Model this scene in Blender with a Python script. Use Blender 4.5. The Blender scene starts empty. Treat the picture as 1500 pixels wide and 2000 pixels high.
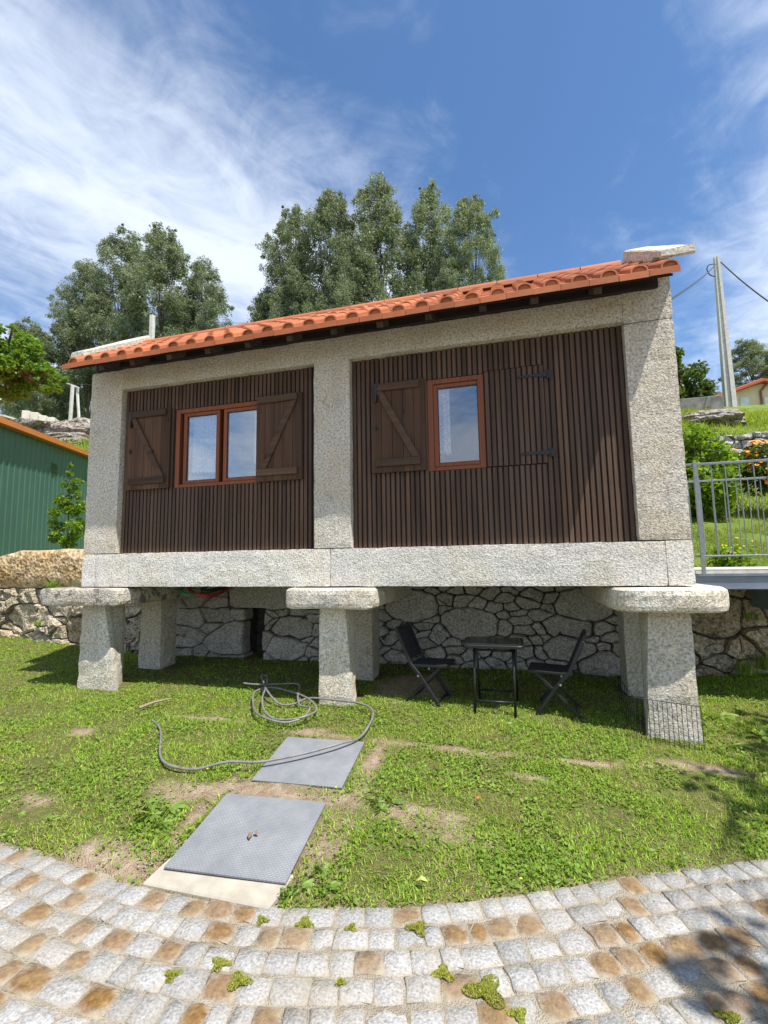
import bpy, bmesh, math, random
import numpy as np
from mathutils import Vector, Matrix, noise

rng = np.random.default_rng(11)
random.seed(5)
R = math.radians
scene = bpy.context.scene
col = scene.collection

# ------------------------------------------------------------------ camera
def cam_axes(yaw, pitch, roll):
    cy, sy = math.cos(yaw), math.sin(yaw)
    f = Vector((-sy * math.cos(pitch), cy * math.cos(pitch), math.sin(pitch)))
    r = Vector((cy, sy, 0)); u = r.cross(f)
    return math.cos(roll) * r + math.sin(roll) * u, -math.sin(roll) * r + math.cos(roll) * u, f
CR, CU, CF = cam_axes(R(15.09), R(6.03), R(-0.95))
CAM = Vector((0, 0, 1.5))
cd = bpy.data.cameras.new("camera"); cam = bpy.data.objects.new("camera", cd); col.objects.link(cam)
cd.sensor_fit = 'VERTICAL'; cd.sensor_height = 24; cd.sensor_width = 18; cd.lens = 24 * 900 / 2000
cd.clip_start = 0.05; cd.clip_end = 6000
M = Matrix.Identity(4)
for i in range(3):
    M[i][0], M[i][1], M[i][2], M[i][3] = CR[i], CU[i], -CF[i], CAM[i]
cam.matrix_world = M
scene.camera = cam

def project(p):
    q = Vector(p) - CAM
    d = q.dot(CF)
    if d < 0.05: return None
    return 750 + 900 * q.dot(CR) / d, 1000 - 900 * q.dot(CU) / d, d

# ------------------------------------------------------------------ light
SUN = Vector((1.75, -1.0, 4.1)).normalized()          # towards the sun
EXPOSURE = 0.63
w = bpy.data.worlds.new("World"); scene.world = w; w.use_nodes = True
nt = w.node_tree; nt.nodes.clear()
def wn(t, **k):
    n = nt.nodes.new(t)
    for a, b in k.items(): setattr(n, a, b)
    return n
sky = wn('ShaderNodeTexSky', sky_type='NISHITA', sun_disc=False)
sky.sun_elevation = math.asin(SUN.z); sky.sun_rotation = math.atan2(SUN.x, SUN.y)
sky.altitude = 200; sky.air_density = 1.0; sky.dust_density = 0.35; sky.ozone_density = 2.2
tc = wn('ShaderNodeTexCoord')
sep = wn('ShaderNodeSeparateXYZ'); nt.links.new(tc.outputs['Generated'], sep.inputs[0])
def wmath(op, a, b=None, c=None, clamp=False):
    n = wn('ShaderNodeMath', operation=op, use_clamp=clamp)
    for i, v in enumerate((a, b, c)):
        if v is None: continue
        if hasattr(v, 'links') or isinstance(v, bpy.types.NodeSocket): nt.links.new(v, n.inputs[i])
        else: n.inputs[i].default_value = v
    return n.outputs[0]
zc = wmath('MAXIMUM', sep.outputs[2], 0.06)
px = wmath('DIVIDE', sep.outputs[0], zc); py = wmath('DIVIDE', sep.outputs[1], zc)
u = wmath('SUBTRACT', wmath('MULTIPLY', px, 0.87), wmath('MULTIPLY', py, 0.48))     # across the cirrus bands
v = wmath('ADD', wmath('MULTIPLY', px, 0.48), wmath('MULTIPLY', py, 0.87))          # along them
def wcomb(a, b, c=0.0):
    n = wn('ShaderNodeCombineXYZ')
    for i, s in enumerate((a, b, c)):
        if isinstance(s, bpy.types.NodeSocket): nt.links.new(s, n.inputs[i])
        else: n.inputs[i].default_value = s
    return n.outputs[0]
def wnoise(vec, scale, detail=6, rough=0.55, dist=0.0):
    n = wn('ShaderNodeTexNoise'); nt.links.new(vec, n.inputs['Vector'])
    n.inputs['Scale'].default_value = scale; n.inputs['Detail'].default_value = detail
    n.inputs['Roughness'].default_value = rough; n.inputs['Distortion'].default_value = dist
    return n.outputs[0]
big = wnoise(wcomb(u, wmath('MULTIPLY', v, 0.6)), 1.3, 3, 0.5)
fine = wnoise(wcomb(wmath('MULTIPLY', u, 1.8), wmath('MULTIPLY', v, 0.9)), 2.4, 9, 0.6, 0.7)
wisp = wnoise(wcomb(u, v, 3.7), 5.5, 8, 0.62, 0.9)
band = wmath('MULTIPLY_ADD', wmath('COSINE', wmath('MULTIPLY', wmath('ADD', u, 1.28), 3.8)), 0.5, 0.5)
cov = wmath('ADD', wmath('ADD', wmath('MULTIPLY', band, 0.95), wmath('MULTIPLY', wmath('SUBTRACT', big, 0.5), 1.15)),
            wmath('ADD', wmath('MULTIPLY', wmath('SUBTRACT', fine, 0.5), 0.95), wmath('MULTIPLY', wmath('SUBTRACT', wisp, 0.5), 0.75)))
low = wn('ShaderNodeMapRange', clamp=True); nt.links.new(sep.outputs[2], low.inputs[0])
for i_, v_ in enumerate((0.62, 0.25, 0.0, 0.72)): low.inputs[i_ + 1].default_value = v_
cov = wmath('ADD', cov, low.outputs[0])
mr = wn('ShaderNodeMapRange', interpolation_type='SMOOTHSTEP', clamp=True)
nt.links.new(cov, mr.inputs[0]); mr.inputs[1].default_value = 0.16; mr.inputs[2].default_value = 1.32
mr.inputs[3].default_value = 0.0; mr.inputs[4].default_value = 0.9
mixc = wn('ShaderNodeMix', data_type='RGBA')
nt.links.new(mr.outputs[0], mixc.inputs[0])
tint = wn('ShaderNodeMix', data_type='RGBA', blend_type='MULTIPLY'); tint.inputs[0].default_value = 1.0
nt.links.new(sky.outputs[0], tint.inputs[6]); tint.inputs[7].default_value = (0.84, 1.06, 1.22, 1)
nt.links.new(tint.outputs[2], mixc.inputs[6]); mixc.inputs[7].default_value = (6.6, 7.2, 8.2, 1)
bg = wn('ShaderNodeBackground'); bg.inputs[1].default_value = 0.10
nt.links.new(mixc.outputs[2], bg.inputs[0])
wo = wn('ShaderNodeOutputWorld'); nt.links.new(bg.outputs[0], wo.inputs[0])

sl = bpy.data.lights.new("sun", 'SUN'); so = bpy.data.objects.new("sun", sl); col.objects.link(so)
sl.energy = 5.0; sl.angle = R(0.53); sl.color = (1.0, 0.955, 0.88)
so.rotation_euler = SUN.to_track_quat('Z', 'Y').to_euler()
vs = scene.view_settings
vs.view_transform = 'Standard'; vs.look = 'None'; vs.gamma = 1; vs.use_curve_mapping = False; vs.exposure = EXPOSURE
try:
    scene.cycles.use_denoising = True
    scene.cycles.max_bounces = 10; scene.cycles.transparent_max_bounces = 16
except Exception: pass

# ------------------------------------------------------------------ materials
class Mt:
    """tiny node helper"""
    def __init__(s, name):
        s.m = bpy.data.materials.new(name); s.m.use_nodes = True
        s.t = s.m.node_tree; s.t.nodes.clear()
        s.out = s.n('ShaderNodeOutputMaterial')
    def n(s, typ, ins=None, **props):
        n = s.t.nodes.new(typ)
        for k, v in props.items(): setattr(n, k, v)
        for k, v in (ins or {}).items(): s.set(n.inputs[k], v)
        return n
    def set(s, sock, v):
        if isinstance(v, bpy.types.NodeSocket): s.t.links.new(v, sock)
        elif isinstance(v, tuple) and len(v) == 3 and sock.type == 'RGBA': sock.default_value = (*v, 1)
        else: sock.default_value = v
    def noise(s, vec, scale, detail=4, rough=0.55, dist=0.0):
        return s.n('ShaderNodeTexNoise', {'Vector': vec, 'Scale': scale, 'Detail': detail, 'Roughness': rough, 'Distortion': dist}).outputs[0]
    def ramp(s, fac, stops):
        n = s.n('ShaderNodeValToRGB', {'Fac': fac}); e = n.color_ramp.elements
        while len(e) < len(stops): e.new(0.5)
        for i, (p, c) in enumerate(stops): e[i].position = p; e[i].color = (*c, 1) if len(c) == 3 else c
        return n.outputs[0]
    def rng(s, v, a, b, c=0.0, d=1.0):
        return s.n('ShaderNodeMapRange', {0: v, 1: a, 2: b, 3: c, 4: d}, clamp=True).outputs[0]
    def mix(s, f, a, b, mode='MIX'):
        return s.n('ShaderNodeMix', {0: f, 6: a, 7: b}, data_type='RGBA', blend_type=mode).outputs[2]
    def math(s, op, a, b=0.0):
        return s.n('ShaderNodeMath', {0: a, 1: b}, operation=op).outputs[0]
    def mul(s, colr, f):
        return s.n('ShaderNodeVectorMath', {0: colr, 3: f}, operation='SCALE').outputs[0]
    def obj(s): return s.n('ShaderNodeTexCoord').outputs['Object']
    def pos(s): return s.n('ShaderNodeNewGeometry').outputs['Position']
    def rand(s): return s.n('ShaderNodeObjectInfo').outputs['Random']
    def island(s): return s.n('ShaderNodeNewGeometry').outputs['Random Per Island']
    def map(s, vec, scale=(1, 1, 1), loc=(0, 0, 0)):
        return s.n('ShaderNodeMapping', {'Vector': vec, 'Scale': scale, 'Location': loc}).outputs[0]
    def vadd(s, a, b): return s.n('ShaderNodeVectorMath', {0: a, 1: b}, operation='ADD').outputs[0]
    def bump(s, h, strength=0.5, dist=0.01, nrm=None):
        d = {'Height': h, 'Strength': strength, 'Distance': dist}
        if nrm is not None: d['Normal'] = nrm
        return s.n('ShaderNodeBump', d).outputs[0]
    def done(s, color, rough=0.8, metal=0.0, normal=None, spec=0.35, trans=None):
        d = {'Base Color': color, 'Roughness': rough, 'Metallic': metal, 'Specular IOR Level': spec}
        p = s.n('ShaderNodeBsdfPrincipled', d)
        if normal is not None: s.set(p.inputs['Normal'], normal)
        sh = p.outputs[0]
        if trans is not None:                     # leaves let light through
            t = s.n('ShaderNodeBsdfTranslucent', {'Color': trans})
            sh = s.n('ShaderNodeMixShader', {0: 0.42, 1: sh, 2: t.outputs[0]}).outputs[0]
        s.t.links.new(sh, s.out.inputs[0])
        return s.m

def granite(name, light, mid, dark, warm, grain=55, bump=0.9, dist=0.006, lich=0.0, warmth=0.5, objc=False, speck=0.6):
    a = Mt(name)
    p = a.obj() if objc else a.pos()
    if objc: p = a.vadd(p, a.mul(a.n('ShaderNodeCombineXYZ', {0: a.rand(), 1: a.rand(), 2: a.rand()}).outputs[0], 37.0))
    g1 = a.noise(p, grain, 3, 0.6)
    g2 = a.noise(p, grain * 2.7, 2, 0.6)
    g3 = a.n('ShaderNodeTexVoronoi', {'Vector': p, 'Scale': grain * 1.6}).outputs['Distance']
    c = a.ramp(g1, [(0.3, dark), (0.5, mid), (0.68, light)])
    c = a.mix(a.rng(g2, 0.56, 0.68, 0, speck), c, tuple(x * 0.45 for x in dark))
    big = a.noise(p, 2.3, 4, 0.6)
    c = a.mix(a.rng(big, 0.42, 0.7, 0, warmth), c, a.mix(1.0, c, warm, 'MULTIPLY'))
    st = a.noise(a.map(p, (1, 1, 0.35)), 5.0, 5, 0.65)
    c = a.mix(a.rng(st, 0.58, 0.75, 0, 0.35), c, tuple(x * 0.6 for x in mid))
    if lich:
        li = a.noise(p, 6.5, 6, 0.7)
        c = a.mix(a.rng(li, *((0.50, 0.60) if lich > 0.5 else (0.58, 0.72)), 0, lich), c, a.mix(g1, (0.035, 0.03, 0.035), (0.10, 0.085, 0.09)))
    run = a.noise(a.map(p, (9, 9, 0.7)), 1.0, 5, 0.65)
    c = a.mix(a.rng(run, 0.52, 0.72, 0, 0.30), c, tuple(x * 0.5 for x in mid))
    tone = a.rng(a.rand(), 0, 1, 0.86, 1.08)
    c = a.mul(c, tone)
    h = a.math('ADD', a.math('MULTIPLY', g1, 1.0), a.math('MULTIPLY', g3, 0.6))
    h = a.math('ADD', h, a.math('MULTIPLY', a.noise(p, grain * 0.3, 3), 1.4))
    return a.done(c, 0.9, normal=a.bump(h, bump, dist), spec=0.2)

MAT = {}
MAT['granite'] = granite('granite', (0.72, 0.685, 0.605), (0.545, 0.51, 0.44), (0.25, 0.228, 0.195), (0.95, 0.87, 0.73), grain=55, bump=0.65, dist=0.007, warmth=0.8, lich=0.35, speck=0.4)
MAT['granite_white'] = granite('granite_white', (0.77, 0.75, 0.695), (0.61, 0.59, 0.54), (0.30, 0.287, 0.26), (0.98, 0.92, 0.78), grain=55, bump=0.65, dist=0.007, warmth=0.7, speck=0.4, lich=0.15)
MAT['granite_lichen'] = granite('granite_lichen', (0.64, 0.60, 0.53), (0.48, 0.445, 0.385), (0.24, 0.215, 0.185), (0.95, 0.86, 0.74), grain=48, bump=0.9, dist=0.008, lich=0.8)
MAT['granite_pale'] = granite('granite_pale', (0.72, 0.69, 0.60), (0.56, 0.53, 0.45), (0.32, 0.29, 0.24), (0.98, 0.92, 0.8), grain=40, bump=0.6, dist=0.006, speck=0.3)
MAT['rubble_grey'] = granite('rubble_grey', (0.60, 0.575, 0.53), (0.44, 0.42, 0.385), (0.20, 0.19, 0.17), (0.92, 0.85, 0.74), grain=44, bump=1.0, dist=0.010, objc=False)
MAT['rubble_warm'] = granite('rubble_warm', (0.62, 0.55, 0.43), (0.41, 0.355, 0.27), (0.13, 0.11, 0.085), (0.9, 0.78, 0.58), grain=30, bump=1.0, dist=0.02, lich=0.35, warmth=0.9)
MAT['rubble_tan'] = granite('rubble_tan', (0.66, 0.53, 0.36), (0.47, 0.355, 0.22), (0.15, 0.095, 0.055), (1.0, 0.84, 0.58), grain=12, bump=1.0, dist=0.03, warmth=0.9)
MAT['outcrop'] = granite('outcrop', (0.44, 0.40, 0.35), (0.29, 0.265, 0.235), (0.10, 0.09, 0.085), (0.98, 0.82, 0.6), grain=8, bump=1.0, dist=0.08, lich=0.45, warmth=0.7)

def cobble_mat(name='cobble', bulk=False):
    a = Mt(name)
    r = a.island() if bulk else a.rand()
    off = a.n('ShaderNodeCombineXYZ', {0: a.math('MULTIPLY', r, 91.0), 1: a.math('MULTIPLY', r, 57.0), 2: r}).outputs[0]
    p = a.pos()
    g1 = a.noise(p, 95, 3, 0.6); g2 = a.noise(p, 210, 2, 0.6)
    grey = a.ramp(g1, [(0.33, (0.205, 0.202, 0.196)), (0.5, (0.32, 0.316, 0.308)), (0.66, (0.415, 0.41, 0.398))])
    grey = a.mix(a.rng(g2, 0.58, 0.68, 0, 0.45), grey, (0.15, 0.148, 0.15))
    r2 = a.n('ShaderNodeTexWhiteNoise', {'W': a.math('MULTIPLY', r, 311.7)}, noise_dimensions='1D').outputs[0]
    rust = a.ramp(a.noise(p, 38, 4, 0.6), [(0.3, (0.100, 0.050, 0.014)), (0.5, (0.170, 0.094, 0.030)), (0.7, (0.245, 0.155, 0.062))])
    rust = a.mix(a.rng(g1, 0.58, 0.78, 0, 0.3), rust, (0.25, 0.18, 0.10))
    oc = a.obj()
    d = a.n('ShaderNodeVectorMath', {0: a.n('ShaderNodeVectorMath', {0: oc, 1: (1, 1, 0)}, operation='MULTIPLY').outputs[0]}, operation='LENGTH').outputs['Value']
    if bulk: d = a.rng(a.noise(a.pos(), 14, 3), 0.3, 0.7, 0.1, 0.55)
    fade = a.rng(a.math('ADD', d, a.math('MULTIPLY', a.math('SUBTRACT', a.noise(a.vadd(p, off), 22, 4), 0.5), 0.75)), 0.36, 0.86, 1.0, 0.3)
    isr = a.math('GREATER_THAN', r2, 0.72)
    amt = a.math('MULTIPLY', a.math('MULTIPLY', isr, fade), a.rng(r, 0, 1, 0.75, 1.0))
    c = a.mix(amt, grey, rust)
    # sand ground into the edges
    dirt = a.math('MULTIPLY', a.rng(a.math('ADD', d, a.math('MULTIPLY', a.math('SUBTRACT', a.noise(p, 30, 5, 0.7), 0.5), 0.7)), 0.38, 0.66, 0, 1), 0.72)
    c = a.mix(dirt, c, (0.33, 0.285, 0.215))
    c = a.mul(c, a.rng(r2, 0, 0.66, 0.80, 1.10))
    c = a.mix(a.rng(a.noise(a.pos(), 2.2, 5, 0.65), 0.46, 0.70, 0, 0.5), c, (0.27, 0.22, 0.15))
    h = a.math('ADD', g1, a.math('MULTIPLY', a.noise(p, 40, 3), 1.5))
    return a.done(c, 0.85, normal=a.bump(h, 0.8, 0.006), spec=0.25)
MAT['cobble'] = cobble_mat()
MAT['cobble_joined'] = cobble_mat('cobble_joined', True)

def wood(name, dark, light, axis='z', scale=1.0, rough=0.75, knots=True, bump=0.4, spec=0.3):
    a = Mt(name)
    r = a.rand()
    off = a.n('ShaderNodeCombineXYZ', {0: a.math('MULTIPLY', r, 71.0), 1: a.math('MULTIPLY', r, 33.0), 2: a.math('MULTIPLY', r, 17.0)}).outputs[0]
    sc = {'z': (26, 26, 1.3), 'x': (1.3, 26, 26), 'y': (26, 1.3, 26)}[axis]
    p = a.vadd(a.map(a.pos(), tuple(x * scale for x in sc)), off)
    g = a.noise(p, 1.0, 5, 0.6, 0.5); f = a.noise(p, 4.0, 3, 0.6)
    c = a.mix(a.rng(g, 0.3, 0.7), dark, light)
    c = a.mix(a.rng(f, 0.55, 0.75, 0, 0.5), c, tuple(x * 0.45 for x in dark))
    if knots:
        k = a.n('ShaderNodeTexVoronoi', {'Vector': a.vadd(a.map(a.pos(), (9, 9, 4)), off), 'Scale': 1.0}).outputs['Distance']
        c = a.mix(a.rng(k, 0.07, 0.13, 0.85, 0.0), c, tuple(x * 0.25 for x in dark))
    wx = a.noise(a.pos(), 1.6, 4, 0.6)
    c = a.mix(a.rng(wx, 0.45, 0.75, 0, 0.3), c, tuple(0.5 * x + 0.03 for x in light))
    c = a.mul(c, a.rng(r, 0, 1, 0.72, 1.22))
    return a.done(c, rough, normal=a.bump(a.math('ADD', g, f), bump, 0.002), spec=spec)
MAT['slat'] = wood('slat_wood', (0.050, 0.027, 0.0155), (0.122, 0.070, 0.042), knots=False, rough=0.62, spec=0.35)
MAT['shutter'] = wood('shutter_wood', (0.054, 0.027, 0.014), (0.128, 0.066, 0.035), scale=0.6)
MAT['ledge'] = wood('ledge_wood', (0.050, 0.028, 0.016), (0.118, 0.070, 0.042), axis='x', scale=0.6)
MAT['dark_wood'] = wood('dark_timber', (0.022, 0.014, 0.012), (0.05, 0.032, 0.027), axis='x', knots=False)
MAT['rafter'] = wood('rafter_wood', (0.05, 0.038, 0.032), (0.11, 0.085, 0.07), axis='y', knots=False)
MAT['frame'] = wood('frame_wood', (0.175, 0.046, 0.015), (0.255, 0.074, 0.024), knots=False, rough=0.45, bump=0.1)

def simple(name, c1, c2=None, scale=20, rough=0.6, metal=0.0, bump=0.1, dist=0.002, spec=0.4, objrand=0.0):
    a = Mt(name); p = a.pos()
    g = a.noise(p, scale, 5, 0.6)
    c = a.mix(a.rng(g, 0.35, 0.7), c1, c2 or tuple(x * 0.8 for x in c1))
    if objrand: c = a.mul(c, a.rng(a.rand(), 0, 1, 1 - objrand, 1 + objrand))
    return a.done(c, rough, metal, a.bump(g, bump, dist), spec)
def tile_mat():
    a = Mt('clay_tile'); p = a.pos()
    g = a.noise(p, 9, 6, 0.65); f = a.noise(p, 120, 2)
    c = a.mix(a.rng(g, 0.35, 0.7), (0.36, 0.108, 0.040), (0.43, 0.140, 0.056))
    c = a.mix(a.rng(f, 0.5, 0.8, 0, 0.3), c, (0.26, 0.08, 0.035))
    c = a.mul(c, a.rng(a.rand(), 0, 1, 0.74, 1.15))
    return a.done(c, 0.7, normal=a.bump(f, 0.2, 0.002), spec=0.3)
MAT['tile'] = tile_mat()
MAT['iron'] = simple('black_iron', (0.02, 0.022, 0.025), (0.045, 0.045, 0.05), 60, 0.55, 0.3, 0.4)
MAT['dark_room'] = simple('room_plaster', (0.20, 0.18, 0.16), None, 10, 0.9)
MAT['core'] = simple('wall_earth', (0.085, 0.078, 0.066), (0.03, 0.027, 0.024), 18, 0.95, bump=0.8, dist=0.02)
MAT['galv'] = simple('galvanised_steel', (0.21, 0.235, 0.25), (0.155, 0.175, 0.19), 35, 0.5, 0.3, 0.1)
MAT['steel_grey'] = simple('painted_steel', (0.18, 0.22, 0.27), (0.14, 0.17, 0.21), 12, 0.5, 0.1)
MAT['concrete'] = simple('concrete', (0.60, 0.58, 0.54), (0.44, 0.42, 0.385), 14, 0.9, bump=0.4, dist=0.004)
MAT['concrete_pad'] = simple('concrete_pad', (0.40, 0.365, 0.30), (0.31, 0.28, 0.225), 16, 0.9, bump=0.5, dist=0.004)
MAT['concrete_block'] = simple('concrete_block', (0.62, 0.59, 0.49), (0.50, 0.47, 0.39), 9, 0.9, bump=0.3, dist=0.01, objrand=0.08)
MAT['pole'] = simple('pole_concrete', (0.58, 0.57, 0.54), (0.45, 0.44, 0.42), 7, 0.9)
MAT['cable'] = simple('cable', (0.02, 0.02, 0.022), None, 5, 0.5)
MAT['hose'] = simple('hose_rubber', (0.13, 0.12, 0.125), (0.22, 0.21, 0.205), 25, 0.5, spec=0.5)
MAT['twig'] = simple('dry_twig', (0.30, 0.24, 0.17), (0.2, 0.15, 0.10), 60, 0.9)
MAT['black_metal'] = simple('black_metal', (0.012, 0.0125, 0.014), (0.022, 0.022, 0.024), 30, 0.42, 0.2)
MAT['textile'] = simple('black_textile', (0.012, 0.012, 0.013), (0.022, 0.022, 0.024), 300, 0.8, bump=0.5)
MAT['bolt'] = simple('bolt_steel', (0.5, 0.5, 0.5), None, 40, 0.4, 0.8)
MAT['red_pipe'] = simple('red_conduit', (0.38, 0.03, 0.025), None, 10, 0.5)
MAT['green_pipe'] = simple('green_conduit', (0.04, 0.22, 0.12), None, 10, 0.5)
MAT['cream_wall'] = simple('cream_render', (0.62, 0.53, 0.38), (0.55, 0.47, 0.34), 3, 0.9)
MAT['red_roof'] = simple('red_roof', (0.44, 0.10, 0.05), (0.34, 0.085, 0.045), 8, 0.8, bump=0.3)
MAT['white_wall'] = simple('white_render', (0.72, 0.70, 0.66), None, 3, 0.9)
MAT['grey_wall'] = simple('weathered_blockwork', (0.26, 0.25, 0.23), (0.10, 0.098, 0.09), 3, 0.95, bump=0.6, dist=0.02)
MAT['shutter_pale'] = simple('pale_blind', (0.62, 0.66, 0.72), None, 3, 0.6)
MAT['brown_paint'] = simple('brown_paint', (0.22, 0.10, 0.06), None, 3, 0.6)
MAT['trim_orange'] = simple('orange_flashing', (0.62, 0.19, 0.045), (0.55, 0.16, 0.04), 6, 0.4)
MAT['shed_green'] = simple('green_sheet_metal', (0.056, 0.128, 0.106), (0.048, 0.110, 0.093), 2.5, 0.42, objrand=0.05)
MAT['orange_petal'] = simple('orange_petal', (0.85, 0.33, 0.02), (0.80, 0.22, 0.01), 50, 0.6)
MAT['yellow_petal'] = simple('yellow_petal', (0.80, 0.62, 0.05), None, 50, 0.6)
MAT['dry_leaf'] = simple('dry_leaf', (0.45, 0.20, 0.05), (0.3, 0.12, 0.04), 60, 0.8)
MAT['dry_leaf2'] = simple('brown_leaf', (0.22, 0.15, 0.09), (0.14, 0.09, 0.06), 60, 0.8)
MAT['pale_leaf'] = simple('pale_leaf', (0.42, 0.45, 0.14), (0.34, 0.40, 0.10), 60, 0.7)
MAT['white_petal'] = simple('white_petal', (0.8, 0.8, 0.75), None, 50, 0.6)

def plate_mat():
    a = Mt('tread_plate'); p = a.obj()
    b1 = a.n('ShaderNodeTexBrick', {'Vector': a.map(p, (1, 1, 1)), 'Scale': 24.0, 'Mortar Size': 0.07, 'Mortar Smooth': 0.4, 'Color1': (1, 1, 1), 'Color2': (0.9, 0.9, 0.9), 'Mortar': (0, 0, 0)}).outputs['Color']
    rot = a.n('ShaderNodeMapping', {'Vector': p, 'Rotation': (0, 0, R(45)), 'Scale': (1, 1, 1)}).outputs[0]
    w1 = a.n('ShaderNodeTexWave', {'Vector': rot, 'Scale': 22.0}, wave_type='BANDS').outputs['Fac']
    st = a.noise(p, 5, 5, 0.65)
    c = a.mix(a.rng(st, 0.35, 0.7), (0.225, 0.237, 0.258), (0.325, 0.34, 0.36))
    c = a.mix(a.rng(a.noise(p, 11, 5, 0.7), 0.58, 0.75, 0, 0.75), c, (0.37, 0.34, 0.295))
    c = a.mix(a.rng(b1, 0.2, 0.8, 0.45, 0), c, (0.16, 0.165, 0.175))
    h = a.math('ADD', b1, a.math('MULTIPLY', w1, 0.25))
    return a.done(c, 0.6, 0.25, a.bump(h, 0.55, 0.004), 0.4)
MAT['plate'] = plate_mat()

def glass_mat():
    a = Mt('window_glass')
    g = a.n('ShaderNodeBsdfGlossy', {'Color': (0.92, 0.95, 1.0), 'Roughness': 0.0})
    t = a.n('ShaderNodeBsdfTransparent', {'Color': (0.97, 0.975, 0.98)})
    f = a.rng(a.n('ShaderNodeLayerWeight', {'Blend': 0.5}).outputs['Facing'], 0, 1, 0.115, 0.8)
    sh = a.n('ShaderNodeMixShader', {0: f, 1: t.outputs[0], 2: g.outputs[0]})
    a.t.links.new(sh.outputs[0], a.out.inputs[0]); return a.m
MAT['glass'] = glass_mat()
def dark_glass():
    a = Mt('smoked_glass')
    return a.done((0.025, 0.027, 0.03), 0.12, 0.0, spec=0.6)
MAT['dark_glass'] = dark_glass()
def lace_mat():
    a = Mt('lace'); p = a.map(a.pos(), (1, 0.0, 1))
    b = a.n('ShaderNodeTexVoronoi', {'Vector': p, 'Scale': 75.0}).outputs['Distance']
    b2 = a.n('ShaderNodeTexWave', {'Vector': p, 'Scale': 9.0, 'Distortion': 1.5}, wave_type='BANDS', bands_direction='X').outputs['Fac']
    f = a.rng(a.math('ADD', b, a.math('MULTIPLY', b2, 0.25)), 0.2, 0.75, 0.0, 0.40)
    d = a.n('ShaderNodeBsdfDiffuse', {'Color': (0.92, 0.92, 0.92)})
    tl = a.n('ShaderNodeBsdfTranslucent', {'Color': (0.8, 0.8, 0.8)})
    m = a.n('ShaderNodeMixShader', {0: 0.3, 1: d.outputs[0], 2: tl.outputs[0]})
    t = a.n('ShaderNodeBsdfTransparent', {})
    sh = a.n('ShaderNodeMixShader', {0: f, 1: m.outputs[0], 2: t.outputs[0]})
    a.t.links.new(sh.outputs[0], a.out.inputs[0]); return a.m
MAT['lace'] = lace_mat()

def leaf_mat(name, dark, mid, light, rough=0.5, trans=1.5, patch=0.0, patchcol=(0.2, 0.2, 0.05), pscale=1.5, spec=0.35):
    a = Mt(name); r = a.island()
    c = a.ramp(r, [(0.0, dark), (0.5, mid), (1.0, light)])
    n = a.noise(a.pos(), pscale, 4, 0.6)
    if patch: c = a.mix(a.rng(n, 0.45, 0.68, 0, patch), c, patchcol)
    else: c = a.mul(c, a.rng(n, 0.3, 0.7, 0.8, 1.2))
    c = a.mul(c, a.rng(a.rand(), 0, 1, 0.9, 1.1))
    t = a.n('ShaderNodeVectorMath', {0: c, 1: (1.25 * trans, 1.1 * trans, 0.45 * trans)}, operation='MULTIPLY').outputs[0]
    return a.done(c, rough, spec=spec, trans=t)
MAT['euc'] = leaf_mat('eucalyptus_leaf', (0.098, 0.142, 0.098), (0.185, 0.245, 0.172), (0.34, 0.405, 0.305), 0.5, 0.9, pscale=0.25)
MAT['tree_leaf'] = leaf_mat('bright_leaf', (0.075, 0.15, 0.016), (0.115, 0.215, 0.026), (0.17, 0.30, 0.045), 0.45, 1.3)
MAT['bush_leaf'] = leaf_mat('bush_leaf', (0.085, 0.17, 0.016), (0.15, 0.26, 0.024), (0.24, 0.37, 0.04), 0.5, 1.3)
MAT['dark_leaf'] = leaf_mat('dark_leaf', (0.045, 0.085, 0.02), (0.08, 0.135, 0.03), (0.14, 0.21, 0.055), 0.45, 1.2)
MAT['grass'] = leaf_mat('grass_blade', (0.125, 0.26, 0.022), (0.24, 0.405, 0.038), (0.44, 0.58, 0.09), 0.55, 1.2, patch=0.38, patchcol=(0.36, 0.35, 0.09), pscale=1.7, spec=0.25)
MAT['clover'] = leaf_mat('clover_leaf', (0.13, 0.24, 0.03), (0.20, 0.33, 0.042), (0.29, 0.42, 0.07), 0.55, 1.2, pscale=2.2, spec=0.25)
MAT['weed'] = leaf_mat('weed_leaf', (0.14, 0.23, 0.04), (0.21, 0.32, 0.06), (0.31, 0.42, 0.11), 0.5, 1.2)
MAT['joint_weed'] = leaf_mat('joint_weed', (0.19, 0.25, 0.03), (0.30, 0.34, 0.05), (0.45, 0.38, 0.07), 0.6, 1.0)
MAT['hill_grass'] = leaf_mat('hill_grass', (0.13, 0.21, 0.026), (0.20, 0.30, 0.04), (0.32, 0.40, 0.07), 0.6, 1.2, patch=0.5, patchcol=(0.32, 0.32, 0.09), pscale=0.6)
MAT['straw'] = leaf_mat('straw', (0.30, 0.23, 0.11), (0.42, 0.34, 0.18), (0.55, 0.47, 0.28), 0.8, 0.6)
MAT['euc_bark'] = simple('eucalyptus_bark', (0.26, 0.235, 0.20), (0.13, 0.115, 0.10), 1.5, 0.9, bump=0.4, dist=0.02)
MAT['bark'] = simple('bark', (0.14, 0.105, 0.075), (0.08, 0.06, 0.045), 12, 0.95, bump=0.8, dist=0.01)

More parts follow.
